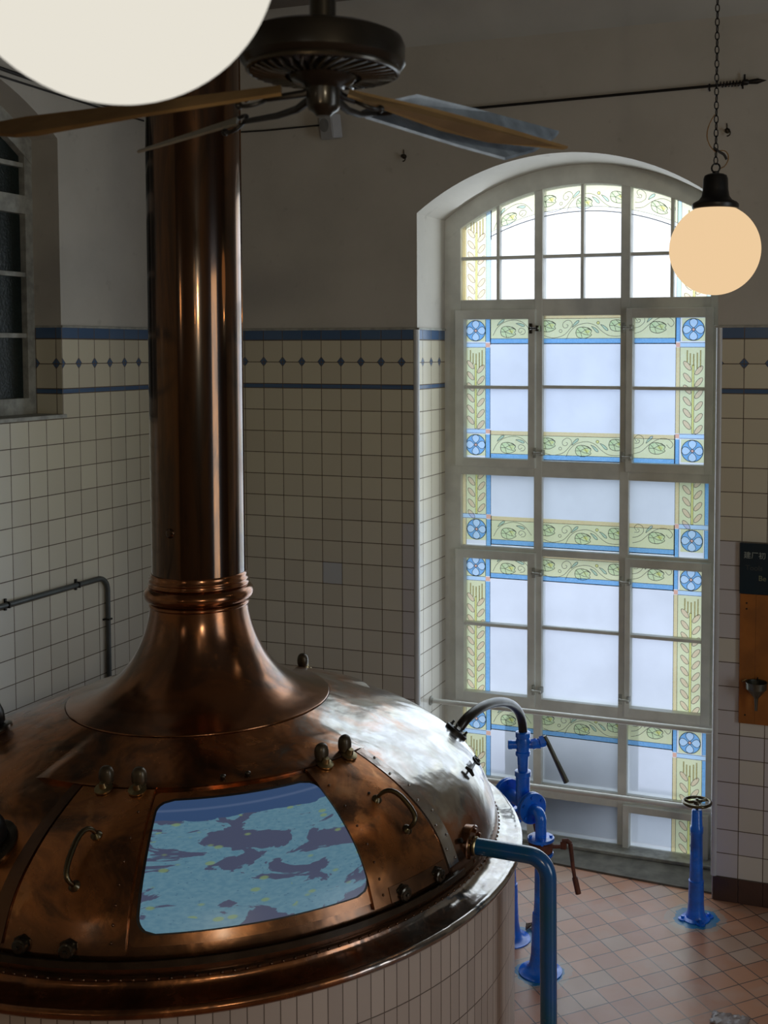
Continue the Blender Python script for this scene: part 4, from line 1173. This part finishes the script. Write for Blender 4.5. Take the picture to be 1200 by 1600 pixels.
# ------------------------------------------------------------------ globe lamps
def globe_lamp(c, r, mat, lab, energy, chain_bend=0.0):
    c = Vector(c)
    root = empty('pendant_globe_lamp', c, lab, 'lamp', 'opal globe pendant lamps')
    bm = NB(); prof = []
    for k in range(1, 40):
        t = PI * k / 40
        if r * -math.cos(t) > r * .91: break
        prof.append((r * math.sin(t), -r * math.cos(t)))
    prof.append((r * .42, r * .93))
    lathe(bm, c, Zv, prof, 64); link('globe', bm, mat, root, smooth_='all')
    bm = NB(); s = r / .19
    lathe(bm, c, Zv, [(p * s, q * s) for p, q in ((.080, .168), (.094, .170), (.097, .176), (.097, .188), (.090, .196), (.070, .206), (.058, .222), (.053, .25), (.051, .295), (.046, .308), (.034, .314), (.014, .316), (.014, .326))], 40)
    link('lamp_fitter', bm, M['iron'], root, smooth_=True)
    bm = NB(); z = c.z + .322 * s
    tube(bm, [Vector((c.x + .017 * math.cos(2 * PI * k / 16), c.y + .004 * math.sin(2 * PI * k / 16), z + .018 + .019 * math.sin(2 * PI * k / 16))) for k in range(16)], .0038, 8, loop=True)
    link('hanging_loop', bm, M['iron'], root, smooth_=True)
    bm = NB(); z += .034; i = 0; pitch = .0285
    while z < CEIL - .02:
        a = (i % 2) * PI / 2 + .5; ux = Vector((math.cos(a), math.sin(a), 0))
        tube(bm, [Vector((c.x, c.y, z + pitch / 2)) + ux * (.0085 * math.cos(2 * PI * k / 10)) + Zv * (.0175 * math.sin(2 * PI * k / 10)) for k in range(10)], .0024, 6, loop=True)
        z += pitch; i += 1
    link('chain', bm, M['iron'], root, smooth_='all')
    bm = NB(); zt = c.z + .33 * s; f = lambda u, v, h: c + rt * u + cF0 * v + Zv * (h - 0)
    tube(bm, bez(f(-.006, 0, .56), f(-.05, 0, .50), f(-.05, 0, .44), f(.0, 0, .405), 10) + bez(f(.0, 0, .405), f(.05, 0, .43), f(.07, 0, .38), f(.035, 0, .345), 10)[1:] + [f(.012, 0, .335)], .0028, 6)
    link('lamp_cable', bm, M['amber'], root, smooth_=True)
    bm = NB(); tube(bm, bez(f(-.01, 0, .425), f(.03, 0, .39), f(.03, 0, .41), f(.045, 0, .375), 10), .0055, 8); link('cable_splice', bm, M['cable'], root, smooth_=True)
    bm = NB(); lathe(bm, (c.x, c.y, CEIL), -Zv, [(.05, 0), (.05, .012), (.02, .03), (.006, .035)], 24); link('ceiling_rose', bm, M['iron'], root, smooth_=True)
    d = bpy.data.lights.new('lamp_light', 'POINT'); d.energy = energy; d.color = (1.0, .72, .42); d.shadow_soft_size = r
    lo = bpy.data.objects.new('lamp_light', d); lo.parent = root; lo.location = (0, 0, -r - .02); col.objects.link(lo)
    d.shadow_soft_size = .02
    return root
globe_lamp((4.003, -2.187, 3.835), .190, M['globe'], 'glowing warm opal globe lamp hanging on a chain before the window right edge', 1.2)
globe_lamp((3.897, -6.035, 3.885), .187, M['globe_near'], 'large blurred white globe lamp close to the viewer at the upper left', 1.5)

# ------------------------------------------------------------------ ceiling fan
H = Vector((3.797, -5.328, 0))
fan = empty('ceiling_fan', (H.x, H.y, 3.80), 'dark bronze ceiling fan with brown wooden blades above the kettle', 'fan')
bm = NB(); lathe(bm, H, Zv, [(.05, 3.892), (.118, 3.895), (.134, 3.901), (.142, 3.911), (.142, 3.940), (.137, 3.952), (.118, 3.960), (.06, 3.966), (.03, 3.968)], 64)
mh = link('motor_housing', bm, M['fan'], fan, smooth_=True)
bm = NB()
for k in range(36):
    a = 2 * PI * k / 36; e = Vector((math.cos(a), math.sin(a), 0)); e2 = Vector((math.cos(a + .22), math.sin(a + .22), 0))
    tube(bm, [H + e * .066 + Zv * 3.887, H + (e + e2) * .5 * .098 + Zv * 3.888, H + e2 * .126 + Zv * 3.893], .0032, 6)
tube(bm, [H + Vector((math.cos(2 * PI * k / 48) * .128, math.sin(2 * PI * k / 48) * .130, 3.897)) for k in range(48)], .005, 8, loop=True)
link('vent_grille', bm, M['bronze'], mh, smooth_=True)
bm = NB(); lathe(bm, H, Zv, [(.0, 3.818), (.012, 3.819), (.017, 3.825), (.025, 3.830), (.029, 3.838), (.029, 3.866), (.036, 3.872), (.052, 3.878), (.058, 3.886), (.056, 3.900)], 40)
link('switch_hub', bm, M['fan'], fan, smooth_=True)
bm = NB(); cyl(bm, H + Zv * 3.96, H + Zv * 4.05, .023); cyl(bm, H + Zv * 3.97, H + Zv * (CEIL - .0), .0155, n=20); lathe(bm, H + Zv * CEIL, -Zv, [(.075, 0), (.075, .02), (.05, .06), (.02, .07)], 32); link('down_rod', bm, M['fan'], fan, smooth_=True)
def blade(outline, thick, mat, iron_pts, nm='fan_blade', lab=None):
    pts = [Vector(p) for p in outline]
    n_ = (pts[1] - pts[0]).cross(pts[-1] - pts[0]).normalized()
    if n_.z < 0: n_ = -n_
    bm = NB(); prism(bm, pts, n_ * thick)
    b = link(nm, bm, [mat], fan, label=lab)
    bm = NB(); tube(bm, iron_pts, [.009, .007, .006, .005][:len(iron_pts)], 10)
    e = Vector(iron_pts[-1]); d = (pts[1] - pts[0]).normalized(); s_ = d.cross(n_).normalized()
    for q in (-1, 1):
        tube(bm, bez(e, e + s_ * .02 * q, e + s_ * .035 * q + d * .02, e + s_ * .018 * q + d * .045, 8), .0038, 8)
        sphere(bm, e + s_ * .018 * q + d * .045, .007, n=10)
    link('blade_iron', bm, M['iron'], b, smooth_=True); return b
blade([(3.719, -5.333, 3.872), (3.45, -5.352, 3.858), (3.20, -5.37, 3.846), (3.123, -5.381, 3.836), (3.13, -5.41, 3.815), (3.235, -5.442, 3.798), (3.278, -5.436, 3.799), (3.50, -5.405, 3.826), (3.739, -5.37, 3.850)], .006, M['cane'],
      [(3.785, -5.333, 3.866), (3.765, -5.34, 3.858), (3.735, -5.352, 3.853), (3.70, -5.355, 3.850)])
blade([(3.811, -5.257, 3.875), (3.90, -5.09, 3.868), (3.99, -4.92, 3.856), (4.078, -4.765, 3.838), (4.072, -4.775, 3.834), (3.956, -4.92, 3.832), (3.905, -5.05, 3.836), (3.829, -5.300, 3.856)], .005, M['cane'],
      [(3.81, -5.31, 3.866), (3.815, -5.29, 3.86), (3.825, -5.26, 3.857)])
blade([(3.775, -5.13, 3.862), (3.800, -5.065, 3.892), (3.838, -5.005, 3.914), (3.925, -4.82, 3.908), (4.015, -4.610, 3.900), (4.012, -4.632, 3.886), (3.995, -4.735, 3.84), (3.966, -4.843, 3.808), (3.90, -4.95, 3.822), (3.796, -5.158, 3.847)], .006, M['bladeblue'],
      [(3.80, -5.30, 3.858), (3.80, -5.24, 3.846), (3.80, -5.19, 3.848), (3.812, -5.14, 3.858)])
blade([(3.536, -5.177, 3.860), (3.38, -5.12, 3.846), (3.233, -5.073, 3.831), (3.236, -5.082, 3.826), (3.349, -5.12, 3.833), (3.547, -5.20, 3.843)], .005, M['bladegrey'],
      [(3.775, -5.31, 3.862), (3.72, -5.28, 3.846), (3.66, -5.245, 3.845), (3.56, -5.195, 3.850)])

# ------------------------------------------------------------------ things on the walls
# iron tie rod with spear end
rd = empty('tie_rod', (3.0, -.02, 4.98), 'black iron rod with a spear-shaped end and spring, high above the arched window', 'rod')
bm = NB(); tube(bm, [(1.75, -.03, 4.958), (3.70, -.03, 4.993)], .0085, 10); link('rod_bar', bm, M['iron'], rd, smooth_=True)
bm = NB(); lathe(bm, (3.86, -.03, 4.999), (1, 0, .015), [(.010, -.03), (.018, -.02), (.018, .0), (.012, .01), (.017, .06), (.0, .115)], 12); link('spear_end', bm, M['iron'], rd, smooth_=True)
bm = NB(); N_ = 90
tube(bm, [(3.70 + .14 * k / N_, -.03 + .016 * math.cos(k * .52), 4.996 + .016 * math.sin(k * .52)) for k in range(N_ + 1)], .003, 6); tube(bm, [(3.69, -.03, 4.993), (3.86, -.03, 4.999)], .006, 8); link('spring', bm, M['iron'], rd, smooth_=True)
bm = NB()
for x in (3.64, 3.835, 2.0): tube(bm, [(x, .0, 5.0), (x, -.045, 4.998), (x, -.048, 4.97), (x, -.03, 4.965)], .006, 8); 
tube(bm, [(3.845, -.03, 5.0), (3.845, -.03, 5.045)], .006, 8); link('rod_hook', bm, M['iron'], rd, smooth_=True)
# speaker box
spk = empty('wall_speaker', (1.15, -.05, 4.87), 'small off-white box speaker on the plaster wall below the fan', 'speaker')
bm = NB(); rotm = Matrix.Translation((1.13, -.07, 4.905)) @ Matrix.Rotation(math.radians(-22), 4, 'Z') @ Matrix.Rotation(math.radians(8), 4, 'X')
bmesh.ops.create_cube(bm, size=1, matrix=rotm @ Matrix.Diagonal((.125, .09, .155, 1))); bmesh.ops.bevel(bm, geom=bm.edges[:], offset=.006, segments=2, affect='EDGES'); link('speaker_box', bm, M['plastic'], spk)
bm = NB(); p = rotm @ Vector((-.012, -.046, .012)); d = (rotm.to_3x3() @ Vector((0, -1, 0))); lathe(bm, p, d, [(.045, 0), (.045, .003), (.0, .006)], 28); link('grille', bm, M['grille'], spk, smooth_=True)
# cables along the plaster
bm = NB(); tube(bm, [(.008, -3.2, 4.965), (.008, -1.9, 4.935), (.008, -.95, 4.925), (.008, -.02, 4.93), (.02, -.008, 4.93), (.6, -.008, 4.925), (1.07, -.008, 4.935)], .006, 8)
o = link('wall_cable', bm, M['cable'], smooth_=True); tag(centre_mesh(o), 'thin black cable running along the plaster to the small speaker', 'cable')
bm = NB(); tube(bm, [(.02, -3.2, 5.02), (.02, -1.9, 4.975), (.02, -1.2, 4.955), (.02, -.7, 4.94)], .011, 8)
o = link('wall_cable', bm, M['cable'], smooth_=True); tag(centre_mesh(o), 'thicker black cable above the dark window, partly behind the big globe lamp', 'cable')
# hooks
def hook(x, z, lab):
    bm = NB(); lathe(bm, (x, 0, z), (0, -1, 0), [(.016, 0), (.016, .005), (.006, .008), (.006, .03), (.012, .034), (.0, .04)], 12)
    tube(bm, bez((x, -.03, z), (x + .03, -.04, z), (x + .025, -.035, z - .04), (x, -.03, z - .035), 8), .004, 6); tube(bm, [(x, -.006, z), (x - .004, -.006, z + .045)], .003, 6)
    o = link('wall_hook', bm, M['bronze'], smooth_=True); tag(centre_mesh(o), lab, 'hook', 'hooks in the plaster'); return o
hook(1.636, 4.690, 'small metal hook on the plaster left of the arch')
hook(3.745, 4.725, 'small dark hook stub on the plaster right of the lamp chain')
# conduit on the left tiles
cd = empty('wall_conduit', (.02, -1.5, 1.3), 'grey conduit pipe bending down on the left tiled wall', 'pipe')
bm = NB(); tube(bm, arc_pts([(.022, -6.9, 1.975), (.022, -1.045, 1.975), (.022, -1.045, .0)], .09, 8), .0155, 14); link('conduit_tube', bm, M['conduit'], cd, smooth_=True)
for y, z, v in ((-1.93, 1.975, 0), (-1.33, 1.975, 0), (-2.6, 1.975, 0), (-1.045, 1.70, 1)):
    bm = NB()
    if v: box(bm, (.0, y - .03, z - .006), (.012, y + .03, z + .006), bev=.002); box(bm, (.004, y - .019, z - .006), (.042, y + .019, z + .006), bev=.004)
    else: box(bm, (.0, y - .007, z - .034), (.012, y + .007, z + .034), bev=.002); box(bm, (.004, y - .006, z - .019), (.042, y + .006, z + .019), bev=.004)
    link('pipe_clip', bm, M['iron'], cd)
# sign and tool board right of the window
sg = empty('wall_sign', (4.15, -.02, 1.937), 'dark teal sign with pale Chinese and English lettering on the tiled wall', 'sign')
bm = NB(); box(bm, (3.851, -.026, 1.937), (4.50, .0, 2.247), bev=.003); plate = link('sign_plate', bm, M['sign'], sg)
def text(body, x, z, size, mat, align='LEFT'):
    c = bpy.data.curves.new('lettering', 'FONT'); c.body = body; c.size = size; c.extrude = .0006; c.align_x = align
    o = bpy.data.objects.new('tmp', c); col.objects.link(o)
    me = bpy.data.meshes.new_from_object(o.evaluated_get(bpy.context.evaluated_depsgraph_get()))
    bpy.data.objects.remove(o)
    me.materials.clear(); me.materials.append(mat)
    me.transform(Matrix.Translation(Vector((x, -.027, z)) - Vector(sg.location)) @ Matrix.Rotation(PI / 2, 4, 'X'))
    t = bpy.data.objects.new('lettering', me); col.objects.link(t); t.parent = plate; return t
text('\u5efa\u5382\u521d', 3.874, 2.158, .044, M['signtext'])
text('Tools', 3.884, 2.083, .045, M['signtext2'])
text('Be', 3.963, 2.022, .045, M['signtext3'])
bd = empty('tool_board', (4.15, -.02, 1.137), 'orange varnished wooden tool board hanging below the dark sign', 'board')
bm = NB()
for k in range(7): box(bm, (3.855 + .095 * k, -.022, 1.137), (3.855 + .095 * (k + 1) - .0008, -.002, 1.935), bev=.0015)
link('board_panel', bm, M['wood'], bd)
bm = NB()
for x, z in ((3.895, 1.880), (3.895, 1.845), (3.893, 1.19)): lathe(bm, (x, -.022, z), (0, -1, 0), [(.006, 0), (.005, .003), (0, .004)], 8)
link('board_nails', bm, M['iron'], bd)
bm = NB(); tube(bm, bez((3.875, -.024, 1.40), (3.875, -.05, 1.40), (3.89, -.05, 1.412), (3.90, -.04, 1.415), 6), .005, 6); link('board_hook', bm, M['brass'], bd, smooth_=True)
fu = empty('funnel', (3.967, -.085, 1.245), 'small grey metal funnel hanging on the wooden tool board', 'funnel')
bm = NB(); lathe(bm, (3.967, -.092, 1.245), Zv, [(.008, 0), (.012, .075), (.016, .08), (.058, .130), (.062, .134), (.062, .168), (.066, .170), (.066, .176), (.060, .174), (.058, .135), (.012, .085)], 32); link('funnel_cone', bm, M['greybar'], fu, smooth_=True)
bm = NB(); tube(bm, [(3.967, -.022, 1.41), (3.967, -.045, 1.425), (3.967, -.03, 1.43)], .004, 6); link('hanging_lug', bm, M['iron'], fu)

# ------------------------------------------------------------------ small things on the floor
rnd_ = random.Random(3)
bm = NB(); cx, cy = 4.02, -.80
N1, N2 = 14, 10; G_ = []
for i in range(N1):
    G_.append([bm.verts.new((3.90 + .18 * i / (N1 - 1) + rnd_.uniform(-.008, .008), -1.37 + .12 * j / (N2 - 1) + rnd_.uniform(-.008, .008), .004 + rnd_.uniform(.0, .014) * (0 < i < N1 - 1) * (0 < j < N2 - 1))) for j in range(N2)])
for i in range(N1 - 1):
    for j in range(N2 - 1): bm.faces.new((G_[i][j], G_[i + 1][j], G_[i + 1][j + 1], G_[i][j + 1]))
o = link('plastic_sheet', bm, M['bag'], smooth_='all'); md = o.modifiers.new('thickness', 'SOLIDIFY'); md.thickness = .001
tag(centre_mesh(o), 'crumpled pale translucent plastic sheet on the terracotta floor', 'plastic sheet')
bm = NB()
for k in range(9):
    a = rnd_.uniform(0, PI); c_ = Vector((2.765 + rnd_.uniform(-.04, .04), -.745 + rnd_.uniform(-.03, .03), .010)); e = Vector((math.cos(a), math.sin(a), 0)) * .03
    tube(bm, [c_ - e, c_ + Vector((rnd_.uniform(-.01, .01), rnd_.uniform(-.01, .01), .012)), c_ + e], [.003, .009, .002], 6)
o = link('debris', bm, M['leaf'], smooth_='all'); tag(centre_mesh(o), 'clump of dry brown debris on the floor behind the blue stand', 'debris')
